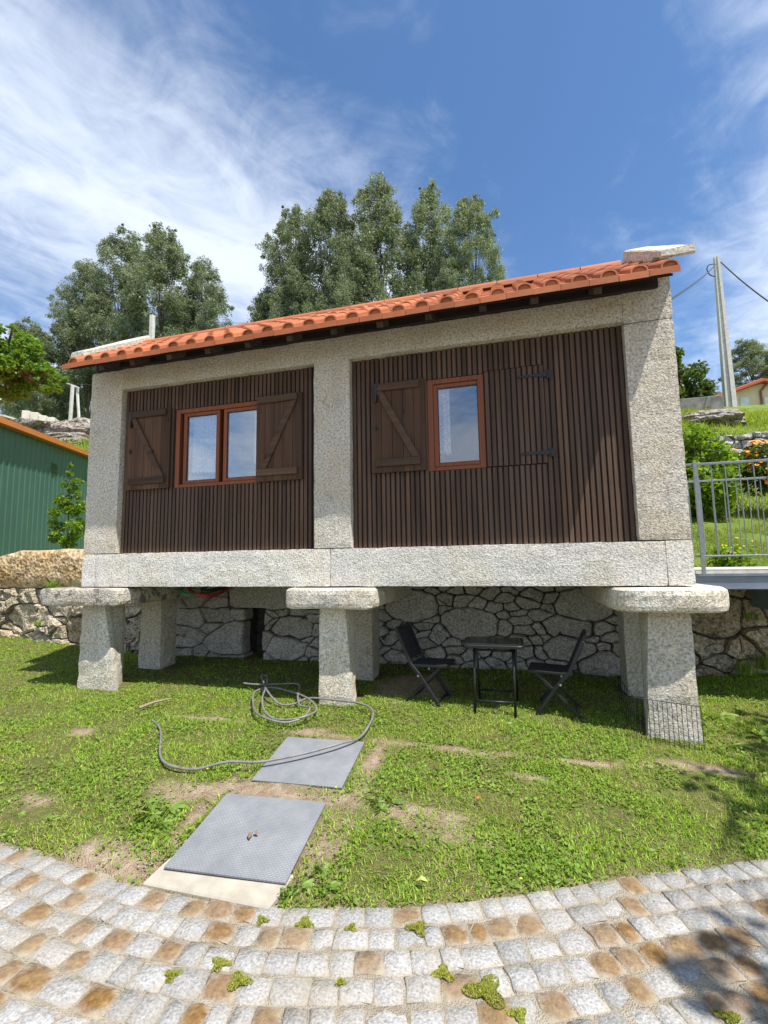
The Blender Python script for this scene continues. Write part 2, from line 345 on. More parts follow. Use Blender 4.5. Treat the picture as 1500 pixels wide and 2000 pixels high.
def ground_mat():
    a = Mt('ground_soil'); p = a.pos()
    at = a.n('ShaderNodeAttribute', attribute_name='bare').outputs['Fac']
    n1 = a.noise(p, 16, 6, 0.65); n2 = a.noise(p, 110, 3, 0.6); v = a.n('ShaderNodeTexVoronoi', {'Vector': p, 'Scale': 120.0})
    soil = a.ramp(n1, [(0.3, (0.20, 0.135, 0.085)), (0.52, (0.34, 0.255, 0.175)), (0.72, (0.46, 0.38, 0.285))])
    soil = a.mix(a.rng(v.outputs['Distance'], 0.1, 0.42, 0.55, 0), soil, a.mix(n2, (0.32, 0.25, 0.18), (0.68, 0.60, 0.49)))
    dk = a.ramp(n1, [(0.3, (0.085, 0.085, 0.028)), (0.55, (0.14, 0.14, 0.045)), (0.75, (0.22, 0.19, 0.085))])
    low = a.mix(at, dk, soil)
    hg = a.ramp(a.noise(p, 1.1, 8, 0.7), [(0.3, (0.10, 0.155, 0.025)), (0.5, (0.17, 0.24, 0.04)), (0.66, (0.25, 0.29, 0.07)), (0.8, (0.30, 0.25, 0.12))])
    hg = a.mix(a.rng(a.noise(p, 26, 4, 0.7), 0.4, 0.7, 0, 0.5), hg, (0.06, 0.085, 0.02))
    yy = a.n('ShaderNodeSeparateXYZ', {0: p}).outputs[1]
    c = a.mix(a.rng(yy, 5.955, 5.985), low, hg)
    h = a.math('ADD', n2, a.math('ADD', a.math('MULTIPLY', n1, 2.0), v.outputs['Distance']))
    return a.done(c, 0.95, normal=a.bump(h, 0.9, 0.012), spec=0.15)
MAT['ground'] = ground_mat()
def sand_mat():
    a = Mt('joint_sand'); p = a.pos()
    n1 = a.noise(p, 10, 6, 0.65); v = a.n('ShaderNodeTexVoronoi', {'Vector': p, 'Scale': 170.0}).outputs['Distance']
    c = a.ramp(n1, [(0.3, (0.20, 0.165, 0.12)), (0.5, (0.32, 0.28, 0.215)), (0.7, (0.41, 0.365, 0.29))])
    c = a.mix(a.rng(v, 0.1, 0.5, 0.5, 0), c, (0.46, 0.41, 0.33))
    return a.done(c, 0.95, normal=a.bump(a.math('ADD', v, n1), 0.9, 0.008), spec=0.15)
MAT['sand'] = sand_mat()

# ------------------------------------------------------------------ mesh helpers
def link(name, me, parent=None, m=None):
    o = bpy.data.objects.new(name, me); col.objects.link(o)
    if m is not None and me is not None and not me.materials: me.materials.append(MAT[m] if isinstance(m, str) else m)
    if parent is not None: attach(o, parent)
    return o
def attach(o, parent):
    """keep O where it is in the world: parents are translated only"""
    o.parent = parent
    L = Vector((0, 0, 0)); q = parent
    while q is not None: L += q.location; q = q.parent if not q.get('_abs') else None
    o.matrix_parent_inverse = Matrix.Translation(-WL(parent))
def WL(o):
    if o.parent is None: return o.location.copy()
    return o.location.copy()                       # parts carry world coordinates in their basis
def mesh(name, V, F, smooth=False):
    me = bpy.data.meshes.new(name); me.from_pydata([tuple(v) for v in V], [], [tuple(f) for f in F])
    if smooth: me.polygons.foreach_set('use_smooth', [True] * len(me.polygons))
    me.update(); return me
def mk(name, V, F, m, parent=None, smooth=False):
    return link(name, mesh(name, V, F, smooth), parent, m)
def fast_mesh(name, V, F, smooth=False):
    """V (n,3) array; F (k,3) or (k,4) int array"""
    V = np.asarray(V, np.float32); F = np.asarray(F, np.int32)
    me = bpy.data.meshes.new(name); k = F.shape[1]
    me.vertices.add(len(V)); me.vertices.foreach_set('co', V.ravel())
    me.loops.add(F.size); me.loops.foreach_set('vertex_index', F.ravel())
    me.polygons.add(len(F)); me.polygons.foreach_set('loop_start', np.arange(0, F.size, k, dtype=np.int32))
    if smooth: me.polygons.foreach_set('use_smooth', np.ones(len(F), bool))
    me.update(calc_edges=True); me.validate(); return me
def tag(o, label=None, cat=None, group=None, kind=None):
    if label: o['label'] = label
    if cat: o['category'] = cat
    if group: o['group'] = group
    if kind: o['kind'] = kind
    return o
def thing(name, label, cat, loc=(0, 0, 0), group=None, rotz=0.0):
    o = bpy.data.objects.new(name, None); col.objects.link(o); o.location = loc; o.rotation_euler.z = rotz
    o.empty_display_size = 0.2
    return tag(o, label, cat, group)
class MB:
    """collects simple solids in one mesh"""
    def __init__(s): s.V = []; s.F = []
    def add(s, V, F):
        b = len(s.V); s.V += [tuple(v) for v in V]; s.F += [tuple(b + i for i in f) for f in F]; return s
    def box(s, x0, x1, y0, y1, z0, z1, jit=0.0):
        V = [(x, y, z) for x in (x0, x1) for y in (y0, y1) for z in (z0, z1)]
        if jit: V = [tuple(c + random.uniform(-jit, jit) for c in v) for v in V]
        return s.add(V, [(0, 1, 3, 2), (4, 6, 7, 5), (0, 4, 5, 1), (2, 3, 7, 6), (0, 2, 6, 4), (1, 5, 7, 3)])
    def tube(s, pts, r, seg=8, r1=None):
        pts = [Vector(p) for p in pts]; n = len(pts); rings = []
        up = None
        for i, p in enumerate(pts):
            t = (pts[min(i + 1, n - 1)] - pts[max(i - 1, 0)]).normalized()
            if up is None:
                up = Vector((0, 0, 1)) if abs(t.z) < 0.9 else Vector((0, 1, 0))
            a = t.cross(up)
            if a.length < 1e-4: a = t.orthogonal()
            a.normalize(); b = a.cross(t).normalized(); up = b if True else up
            up = -t.cross(a) if False else b
            rr = r if r1 is None else r + (r1 - r) * i / max(1, n - 1)
            rings.append([p + rr * (math.cos(2 * math.pi * k / seg) * a + math.sin(2 * math.pi * k / seg) * b) for k in range(seg)])
        V = [v for rg in rings for v in rg]; F = []
        for i in range(n - 1):
            for k in range(seg):
                k2 = (k + 1) % seg
                F.append((i * seg + k, i * seg + k2, (i + 1) * seg + k2, (i + 1) * seg + k))
        F.append(tuple(reversed(range(seg)))); F.append(tuple((n - 1) * seg + k for k in range(seg)))
        return s.add(V, F)
    def bar(s, p, q, w, h=None, up=(0, 0, 1)):
        """rectangular bar from p to q: w across, h along 'up'"""
        h = h or w; p = Vector(p); q = Vector(q); t = (q - p).normalized(); up = Vector(up)
        a = t.cross(up)
        if a.length < 1e-3: a = t.cross(Vector((0, 1, 0)))
        a.normalize(); b = a.cross(t).normalized()
        V = [e + i * a * w / 2 + j * b * h / 2 for e in (p, q) for i in (-1, 1) for j in (-1, 1)]
        return s.add(V, [(0, 1, 3, 2), (4, 6, 7, 5), (0, 4, 5, 1), (2, 3, 7, 6), (0, 2, 6, 4), (1, 5, 7, 3)])
    def prism(s, poly, axis, a0, a1):
        """poly: 2D points in the two other axes (kept in x,y,z order)"""
        n = len(poly)
        def pt(p, a): return {'x': (a, p[0], p[1]), 'y': (p[0], a, p[1]), 'z': (p[0], p[1], a)}[axis]
        V = [pt(p, a0) for p in poly] + [pt(p, a1) for p in poly]
        F = [tuple(range(n)), tuple(reversed(range(n, 2 * n)))] + [(i, n + i, n + (i + 1) % n, (i + 1) % n) for i in range(n)]
        return s.add(V, F)
    def build(s, name, m, parent=None, bevel=0.0, smooth=False):
        me = mesh(name, s.V, s.F, smooth)
        bm = bmesh.new(); bm.from_mesh(me); bmesh.ops.recalc_face_normals(bm, faces=bm.faces)
        if bevel: bmesh.ops.bevel(bm, geom=bm.edges[:], offset=bevel, segments=1, affect='EDGES', clamp_overlap=True)
        bm.to_mesh(me); bm.free()
        return link(name, me, parent, m)

def grid_box(x0, x1, y0, y1, z0, z1, seg):
    """a box whose faces are grids, welded; returns V (n,3), F list"""
    nx = max(1, int(round((x1 - x0) / seg))); ny = max(1, int(round((y1 - y0) / seg))); nz = max(1, int(round((z1 - z0) / seg)))
    idx = {}; V = []; F = []
    def vid(i, j, k):
        t = (i, j, k)
        if t not in idx:
            idx[t] = len(V); V.append((x0 + (x1 - x0) * i / nx, y0 + (y1 - y0) * j / ny, z0 + (z1 - z0) * k / nz))
        return idx[t]
    for i in range(nx):
        for j in range(ny):
            F.append((vid(i, j, 0), vid(i, j + 1, 0), vid(i + 1, j + 1, 0), vid(i + 1, j, 0)))
            F.append((vid(i, j, nz), vid(i + 1, j, nz), vid(i + 1, j + 1, nz), vid(i, j + 1, nz)))
    for i in range(nx):
        for k in range(nz):
            F.append((vid(i, 0, k), vid(i + 1, 0, k), vid(i + 1, 0, k + 1), vid(i, 0, k + 1)))
            F.append((vid(i, ny, k), vid(i, ny, k + 1), vid(i + 1, ny, k + 1), vid(i + 1, ny, k)))
    for j in range(ny):
        for k in range(nz):
            F.append((vid(0, j, k), vid(0, j, k + 1), vid(0, j + 1, k + 1), vid(0, j + 1, k)))
            F.append((vid(nx, j, k), vid(nx, j + 1, k), vid(nx, j + 1, k + 1), vid(nx, j, k + 1)))
    return np.array(V, float), F
def fbm(p, sc):
    return noise.fractal(Vector(p) * sc, 0.8, 2.0, 4)
def stone_box(name, b, m, parent, seg=0.05, rad=0.010, amp=0.003, asc=7.0, warp=None, chip=0.005):
    """a hewn stone: gridded box, rounded arrises, uneven faces"""
    V, F = grid_box(*b, seg)
    lo = np.array([b[0], b[2], b[4]]); hi = np.array([b[1], b[3], b[5]])
    out = []
    for v in V:
        nn = noise.noise(Vector(v) * 9.0)
        r = max(0.003, rad + chip * nn)
        r = min(r, 0.45 * float((hi - lo).min()))
        c = np.clip(v, lo + r, hi - r); d = v - c; L = np.linalg.norm(d)
        if L > 1e-9: p = c + d / L * r if np.count_nonzero(np.abs(d) > 1e-9) > 1 else v
        else: p = v
        nrm = (d / L) if L > 1e-9 else d
        p = p + nrm * amp * fbm(v, asc) * 1.6
        if warp is not None: p = warp(p)
        out.append(tuple(p))
    return mk(name, out, F, m, parent, smooth=False)

# ------------------------------------------------------------------ ground
EX = [-14, -9, -6, -4, -2.74, -2.48, -2.11, -1.84, -1.67, -1.33, -1.11, -0.99, -0.73, -0.47, -0.27, -0.14, 0.05, 0.24, 0.39, 0.61, 0.86, 1.11, 1.6, 2.2, 3.0, 4.0, 6.0, 14]
EY = [2.5, 2.35, 2.2, 2.10, 2.04, 2.035, 1.98, 1.945, 1.93, 1.94, 1.96, 1.975, 2.02, 2.07, 2.14, 2.20, 2.27, 2.36, 2.43, 2.52, 2.61, 2.71, 2.90, 3.1, 3.3, 3.45, 3.6, 3.8]
EY = [y + float(np.interp(x, [-2.4, -1.0, -0.7, 0.05, 1.1, 2.0], [0.0, 0.012, 0.04, 0.07, 0.12, 0.14])) for x, y in zip(EX, EY)]
def edge(x): return np.interp(x, EX, EY)
def ground_z(x, y):
    x = np.asarray(x, float); y = np.asarray(y, float)
    d = (y - edge(x)) * 0.97
    z = np.interp(d, [-0.12, -0.02, 0.0, 0.07, 0.65, 0.8, 1.35, 2.0, 3.2, 4.0], [-0.07, -0.03, 0.004, 0.024, 0.1, 0.113, 0.175, 0.235, 0.25, 0.26])
    z = z + 0.16 * np.clip((-x - 5.2) / 2.2, 0, 1) * np.clip((y - 4.3) / 1.2, 0, 1) + 0.08 * np.clip((x - 1.4) / 1.0, 0, 1) * np.clip((y - 4.6) / 0.9, 0, 1)
    return z
def hill_z(x, y):
    x = np.asarray(x, float); y = np.asarray(y, float)
    f = y * 0.966 - x * 0.26
    zr = np.interp(f, [4, 5.5, 8.3, 9.0, 10.2, 10.5, 12.9, 15.7, 18.8, 21.6, 50, 120, 400, 3000], [1.22, 1.26, 2.15, 2.35, 3.3, 3.75, 5.3, 6.2, 7.7, 8.2, 13, 15, 14, 10])
    zl = np.interp(f, [5, 7, 12.6, 14.2, 15.0, 16.5, 19, 21.6, 50, 120, 400, 3000], [1.5, 1.6, 1.75, 3.9, 5.5, 6.2, 6.8, 7.7, 12.0, 14, 14, 10])
    t = np.clip((x + 7) / 6, 0, 1)
    z = zl * (1 - t) + zr * t
    near = np.clip((x + 6) / 3, 0, 1)                        # just behind the wall
    return np.where(y < 6.2, np.minimum(z, 1.3 + 0.25 * (1 - near)), z)
BARE = [(-1.38, 2.70, 0.50, 0.11), (-0.98, 2.45, 0.11, 0.40), (-0.51, 2.67, 0.26, 0.10), (-2.05, 2.60, 0.24, 0.11), (-2.00, 2.05, 0.30, 0.13),
        (-1.72, 2.08, 0.16, 0.16), (-0.84, 3.42, 0.20, 0.05), (-0.40, 3.42, 0.26, 0.045), (0.0, 3.46, 0.24, 0.03), (0.45, 3.49, 0.20, 0.03), (0.85, 3.54, 0.22, 0.03),
        (-1.50, 3.44, 0.14, 0.07), (-3.46, 3.17, 0.13, 0.06), (-2.6, 3.55, 0.4, 0.03), (-0.95, 3.05, 0.07, 0.40), (-1.80, 2.5, 0.06, 0.4), (-1.0, 4.6, 0.35, 0.45), (0.08, 3.22, 0.12, 0.05),
        (-1.45, 3.42, 0.3, 0.05), (-0.3, 2.55, 0.2, 0.05), (1.15, 3.62, 0.3, 0.07), (-3.9, 2.6, 0.2, 0.05), (-2.9, 2.35, 0.16, 0.05)]
def npn(x, y):
    r = np.random.default_rng(77); G = r.random((64, 64)); u_ = (x * 7.0) % 63; v_ = (y * 7.0) % 63; i = u_.astype(int); j = v_.astype(int); f = u_ - i; g = v_ - j
    return (G[i, j] * (1 - f) + G[(i + 1) % 64, j] * f) * (1 - g) + (G[i, (j + 1) % 64] * (1 - f) + G[(i + 1) % 64, (j + 1) % 64] * f) * g
def bare(x, y):
    x = np.asarray(x, float); y = np.asarray(y, float); b = np.zeros(np.broadcast(x, y).shape)
    for (cx, cy, rx, ry) in BARE:
        d = ((x - cx) / rx) ** 2 + ((y - cy) / ry) ** 2
        b = np.maximum(b, np.clip(1.35 - d * 0.85, 0, 1) * (0.55 + 0.75 * npn(x, y)))
    e = np.clip(1.2 - (y - edge(x)) / 0.03, 0, 1) * (y < 4)
    return np.maximum(b, 0.45 * e)
xs = np.unique(np.concatenate([[-3000, -1000, -400, -200, -120, -80], np.arange(-60, -9, 2.0), np.arange(-9, 4.01, 0.07), np.arange(4.5, 40, 1.5), [60, 100, 200, 400, 1000, 3000]]).round(3))
ys = np.unique(np.concatenate([[-3000, -800, -200, -60, -20, -6, -2], np.arange(0, 1.6, 0.4), np.arange(1.6, 5.66, 0.07), [5.80, 5.955, 5.985], np.arange(6.2, 24, 0.4), np.arange(25, 60, 3), [70, 90, 130, 200, 400, 1000, 3000]]).round(3))
XX, YY = np.meshgrid(xs, ys)
ZZ = np.where(YY < 5.97, ground_z(XX, YY), hill_z(XX, YY))
nz = np.array([[noise.noise(Vector((a * 2.5, b * 2.5, 0))) for a in xs] for b in ys])
ZZ = ZZ + np.where(YY > 6, 0.12 * nz, np.where(YY - edge(XX) > 0.1, 0.012 * nz, 0))
ZZ = np.where((XX > -1.82) & (XX < -0.98) & (YY < 2.2), np.minimum(ZZ, 0.0), ZZ)        # bed of the concrete strip
V = np.stack([XX, YY, ZZ], -1).reshape(-1, 3); nX = len(xs)
ii, jj = np.meshgrid(np.arange(nX - 1), np.arange(len(ys) - 1))
a0 = (jj * nX + ii).ravel(); F = np.stack([a0, a0 + 1, a0 + nX + 1, a0 + nX], 1)
me = fast_mesh('ground', V, F, True)
at = me.attributes.new('bare', 'FLOAT', 'POINT'); at.data.foreach_set('value', bare(XX, YY).ravel().astype(np.float32))
ground = link('ground', me, None, 'ground'); tag(ground, 'ground under the lawn and the hillside behind the house', 'ground', kind='structure')

# ------------------------------------------------------------------ cobbled pavement
px_ = np.concatenate([[-12], np.arange(-6, 4.01, 0.1), [9]])
V = []; F = []
for i, x in enumerate(px_):
    e = float(edge(x)) + 0.03
    V += [(x, e, -0.0035), (x, e - 1.0, -0.0035), (x, -7, -0.0035)]
for i in range(len(px_) - 1):
    for k in (0, 1): F.append((3 * i + k, 3 * i + k + 1, 3 * i + k + 4, 3 * i + k + 3))
pavement = mk('pavement', V, F, 'sand'); tag(pavement, 'pavement of grey and ochre granite setts with sandy joints', 'pavement', kind='structure')

def cobble_mesh(k):
    rr = random.Random(k); V = []; F = []
    g = (-0.5, 0.0, 0.5)
    def J(s): return rr.uniform(-s, s)
    for y in g:
        for x in g: V.append((x * 0.90 + J(0.055), y * 0.90 + J(0.055), J(0.03) + (0.025 if x == 0 and y == 0 else 0)))
    ring = [0, 1, 2, 5, 8, 7, 6, 3]
    for r, z, s in ((1, -0.065, 1.0), (2, -0.55, 1.02)):
        for q in ring:
            x, y = g[q % 3], g[q // 3]
            V.append((x * s + J(0.055), y * s + J(0.055), z + J(0.02)))
    for j in (0, 1):
        for i in (0, 1): F.append((j * 3 + i, j * 3 + i + 1, j * 3 + i + 4, j * 3 + i + 3))
    for k2 in range(8):
        n2 = (k2 + 1) % 8
        F.append((ring[k2], 9 + k2, 9 + n2, ring[n2])); F.append((9 + k2, 17 + k2, 17 + n2, 9 + n2))
    me = mesh('cobblestone', V, F, True); me.materials.append(MAT['cobble'])
    return me
CM = [cobble_mesh(i) for i in range(14)]
cob = []
sx_ = np.arange(-6.5, 4.5, 0.02); sy_ = np.convolve(np.pad(edge(sx_), 12, mode='edge'), np.ones(25) / 25, 'valid')
tx = np.gradient(sx_); ty = np.gradient(sy_); tl = np.hypot(tx, ty); tx /= tl; ty /= tl
for row in range(0, 20):
    off = 0.052 + row * 0.113
    ox = sx_ + ty * off; oy = sy_ - tx * off
    s = np.concatenate([[0], np.cumsum(np.hypot(np.diff(ox), np.diff(oy)))])
    t = random.uniform(0, 0.1)
    while t < s[-1] - 0.15:
        L = random.uniform(0.088, 0.125) if random.random() > 0.22 else random.choice((random.uniform(0.068, 0.088), random.uniform(0.125, 0.155)))
        m = t + L / 2; x = np.interp(m, s, ox); y = np.interp(m, s, oy)
        an = math.atan2(np.interp(m, s, ty), np.interp(m, s, tx))
        t += L + random.uniform(0.001, 0.007)
        if y < -0.3 or x < -5.5 or x > 3.6: continue
        if -1.75 < x < -1.03 and y > float(edge(x)) - 0.03 - 0.05 * (x + 1.4) * 0: 
            pass
        cob.append((x, y, an + random.uniform(-0.05, 0.05), L, 0.106 + random.uniform(-0.008, 0.005), random.uniform(-0.003, 0.005)))
def cscore(c):
    p = project((c[0], c[1], 0))
    if p is None: return 1e9
    vis = -140 < p[0] < 1640 and p[1] < 2150
    return (0 if vis else 50) + math.hypot(c[0], c[1])
cob.sort(key=cscore)
bulk = MB()
for i, (x, y, an, L, Wd, dz) in enumerate(cob):
    me = CM[i % len(CM)]
    if i < 298:
        o = link('cobblestone', me, pavement)
        o.location = (x, y, 0.0 + dz); o.rotation_euler = (random.uniform(-0.03, 0.03), random.uniform(-0.03, 0.03), an + random.choice((0, math.pi)))
        o.scale = (L, Wd, 0.10)
    else:
        mt = Matrix.Translation((x, y, dz)) @ Matrix.Rotation(an, 4, 'Z') @ Matrix.Diagonal((L, Wd, 0.1, 1))
        bulk.add([mt @ v.co for v in me.vertices], [tuple(p.vertices) for p in me.polygons])
o = bulk.build('cobblestones', 'cobble_joined', pavement); o['kind'] = 'stuff'

# concrete strip below the front plate
o = MB(); 
pad = MB().add([(-1.735, 1.952, -0.05), (-1.075, 1.952, -0.05), (-1.04, 2.14, -0.05), (-1.71, 2.11, -0.05), (-1.735, 1.952, 0.012), (-1.075, 1.952, 0.012), (-1.04, 2.14, 0.040), (-1.71, 2.11, 0.040)],
               [(3, 2, 1, 0), (4, 5, 6, 7), (0, 1, 5, 4), (1, 2, 6, 5), (2, 3, 7, 6), (3, 0, 4, 7)]).build('concrete_strip', 'concrete_pad', None, bevel=0.006)
tag(pad, 'narrow pale concrete strip between the front metal plate and the paving', 'concrete strip', kind='structure')

# ------------------------------------------------------------------ steel plates
def plate(c, ang, w, h, z0, z1, label):
    t = math.tan
    o = MB().box(-w / 2, w / 2, -h / 2, h / 2, -0.006, 0.006).build('metal_plate', 'plate', None, bevel=0.002)
    o.location = (c[0], c[1], (z0 + z1) / 2 + 0.017); o.rotation_euler = (math.atan2(z1 - z0, h), 0, ang)
    return tag(o, label, 'metal plate', 'tread plates laid in the lawn')
plate((-1.385, 2.335), R(3.6), 0.63, 0.575, 0.022, 0.092, 'front grey tread plate, nearest the cobbles, beside the concrete strip')
plate((-1.365, 3.06), R(3.2), 0.60, 0.565, 0.105, 0.166, 'rear grey tread plate with the hose lying across it')

# ------------------------------------------------------------------ the house
house = thing('raised_granary', 'small granite granary house on mushroom stone supports with slatted timber walls and orange tiles', 'house', (-1.57, 4.75, 1.27))
Z0, Z1, Z2, Z3 = 1.272, 1.62, 3.424, 3.66          # beam foot, beam top, panel head, lintel top
XL, XR = -4.48, 1.348
YB = 5.50
stone_box('sill_beam', (XL, -4.304, 4.0, 4.36, Z0, Z1), 'granite_white', house, rad=0.007, chip=0.003)
stone_box('sill_beam', (-4.303, -1.6015, 3.998, 4.36, Z0, Z1), 'granite_white', house, rad=0.007, chip=0.003)
stone_box('sill_beam', (-1.600, 1.162, 4.0, 4.36, Z0, Z1 - 0.002), 'granite_white', house, rad=0.007, chip=0.003)
stone_box('sill_beam', (1.1635, XR, 4.001, 4.36, Z0, Z1), 'granite_white', house, rad=0.007, chip=0.003)
stone_box('pillar', (XL, -4.05, 4.002, 4.30, Z1 + 0.003, Z3), 'granite', house, rad=0.009)
stone_box('pillar', (-1.764, -1.396, 4.0, 4.30, Z1 + 0.003, Z2 + 0.004), 'granite', house, rad=0.008)
stone_box('pillar', (0.984, XR, 4.002, 4.30, Z1 + 0.003, 3.40), 'granite', house)
stone_box('pillar_head', (0.984, XR, 4.003, 4.30, 3.403, 3.80), 'granite', house, rad=0.008, chip=0.003)
stone_box('lintel', (-4.052, 0.986, 4.0, 4.30, Z2, Z3), 'granite', house, rad=0.006, chip=0.003)
TAN = 0.649; YE, ZE = 3.60, 3.582; YR = 4.75
def roof_z(y): return ZE + TAN * ((y - YE) if y <= YR else (2 * YR - y - YE))
for x0, x1, p0, p1 in ((XL, -4.2, XL, -4.40), (1.09, XR, 1.215, XR)):
    MB().prism([(4.30, Z0), (YB, Z0), (YB, roof_z(YB) - 0.03), (YR, roof_z(YR) - 0.03), (4.30, roof_z(4.30) - 0.03)], 'x', x0, x1).build('gable_wall', 'granite', house)
    MB().prism([(3.965, 3.80), (4.31, 3.80), (4.31, roof_z(4.3) - 0.04), (YR, roof_z(YR) - 0.04), (5.52, roof_z(5.52) - 0.04), (5.52, roof_z(5.52) + 0.12), (YR, roof_z(YR) + 0.13), (3.965, roof_z(3.965) + 0.12)], 'x', p0, p1 - 0.004 if x0 > 0 else p1).build('parapet', 'granite_pale', house, bevel=0.006)
MB().box(XL + 0.28, 1.09, YB - 0.14, YB, Z0, 3.83).build('back_wall', 'granite', house)
MB().box(XL + 0.02, XR - 0.02, 4.36, YB - 0.01, Z0 + 0.01, 1.40).build('floor_slab', 'concrete', house)
MB().box(-4.2, 1.09, YB - 0.19, YB - 0.145, 1.4, 3.9).build('room_lining', 'dark_room', house)
# coping slabs
def coping(x0, x1, yf, zf, slp):
    th = 0.062
    for side in (0, 1):
        ya = yf if side == 0 else 2 * YR - yf
        V, F = grid_box(x0, x1, 0, 1, 0, 1, 1 / 14.)
        V[:, 0] = x0 + (x1 - x0) * (V[:, 0] - x0) / (x1 - x0)
        out = []
        L = (YR - yf)
        for v in V:
            t = v[1]; y = yf + L * t if side == 0 else ya - L * t
            zt = zf + slp * ((y if side == 0 else 2 * YR - y) - yf)
            z = zt - th + th * v[2]
            cx = 0.012 * (v[2] > 0.9) * (1 if v[0] < x0 + 0.01 else (-1 if v[0] > x1 - 0.01 else 0))
            fy = 0.02 * (v[2] < 0.1) * (t < 0.01) * (1 if side == 0 else -1)
            n = 0.005 * fbm((v[0], y, z), 9)
            out.append((v[0] + cx + n, y + fy, z + 0.006 * fbm((v[0], y, z + 3), 5)))
        if side: F = [tuple(reversed(f)) for f in F]
        mk('coping_stone', out, F, 'granite_pale', house)
coping(-4.60, -4.42, 3.83, 3.848, 0.687); coping(1.22, 1.45, 3.75, 3.834, 0.678)

# --- slatted panels
PITCH = 0.0455
win_l = (-3.39, -2.29, 2.298, 3.148); win_r = (-0.668, -0.160, 2.295, 3.148); leaf_r = (-0.155, 0.352, 2.295, 3.165)
def slat_range(x, spans, zlo, zhi):
    cuts = sorted((z0, z1) for (x0, x1, z0, z1) in spans if x0 - 0.012 < x < x1 + 0.012)
    z = zlo; out = []
    for a, b in cuts:
        if a - z > 0.02: out.append((z, a - 0.003))
        z = b + 0.003
    if zhi - z > 0.02: out.append((z, zhi))
    return out
def slat(x, z0, z1, y, parent, wd=0.0325, m='slat'):
    jx = random.uniform(-0.0012, 0.0012); jy = random.uniform(-0.0015, 0.0015); h = wd / 2
    me = MB()
    me.prism([(x - h + jx, y + 0.022), (x - h + jx, y + jy + 0.003), (x - h + 0.003 + jx, y + jy), (x + h - 0.003 + jx, y + jy), (x + h + jx, y + jy + 0.003), (x + h + jx, y + 0.022)], 'z', z0, z1)
    return me.build('slat', m, parent)
for x0, x1, spans in ((-4.05, -1.764, [win_l]), (-1.396, 0.984, [win_r, leaf_r])):
    b = MB(); yb0, yb1 = 4.088, 4.13
    w0 = spans[0]
    b.box(x0, w0[0], yb0, yb1, Z1, Z2); b.box(w0[1], x1, yb0, yb1, Z1, Z2)
    b.box(w0[0], w0[1], yb0, yb1, Z1, w0[2]); b.box(w0[0], w0[1], yb0, yb1, w0[3], Z2)
    pan = b.build('wall_panel', 'dark_wood', house)
    n = int((x1 - x0) / PITCH); p = (x1 - x0) / n
    for i in range(n):
        x = x0 + (i + 0.5) * p
        for z0, z1 in slat_range(x, spans, Z1 + 0.002, Z2 - 0.003): slat(x, z0, z1, 4.065, pan)
# flush slatted shutter beside the small window
lf = MB().box(leaf_r[0] + 0.004, leaf_r[1] - 0.004, 4.076, 4.0865, leaf_r[2] + 0.004, leaf_r[3] - 0.004).build('slatted_shutter', 'dark_wood', house)
lf['label'] = 'flush slatted shutter with two black strap hinges'
n = 11; p = (leaf_r[1] - leaf_r[0]) / n
for i in range(n): slat(leaf_r[0] + (i + 0.5) * p, leaf_r[2] + 0.006, leaf_r[3] - 0.006, 4.055, lf, wd=0.034)
def hinge(x, z, parent, flip=1):
    b = MB()
    prof = [(-0.245, 0.0), (-0.225, 0.012), (-0.20, 0.006), (-0.17, 0.014), (-0.12, 0.009), (-0.06, 0.016), (-0.03, 0.022), (0, 0.018), (0, -0.018), (-0.03, -0.022), (-0.06, -0.016), (-0.12, -0.009), (-0.17, -0.014), (-0.20, -0.006), (-0.225, -0.012)]
    b.prism([(x + flip * a, z + c) for a, c in prof], 'y', 4.046, 4.054)
    b.tube([(x + 0.006 * flip, 4.047, z - 0.035), (x + 0.006 * flip, 4.047, z + 0.035)], 0.007, 8)
    pr = [(0.012, 0.03), (0.03, 0.045), (0.04, 0.02), (0.034, 0), (0.04, -0.02), (0.03, -0.045), (0.012, -0.03)]
    b.prism([(x + flip * a, z + c) for a, c in pr], 'y', 4.052, 4.062)
    return b.build('hinge', 'iron', parent)
hinge(0.372, 3.07, lf); hinge(0.368, 2.388, lf)

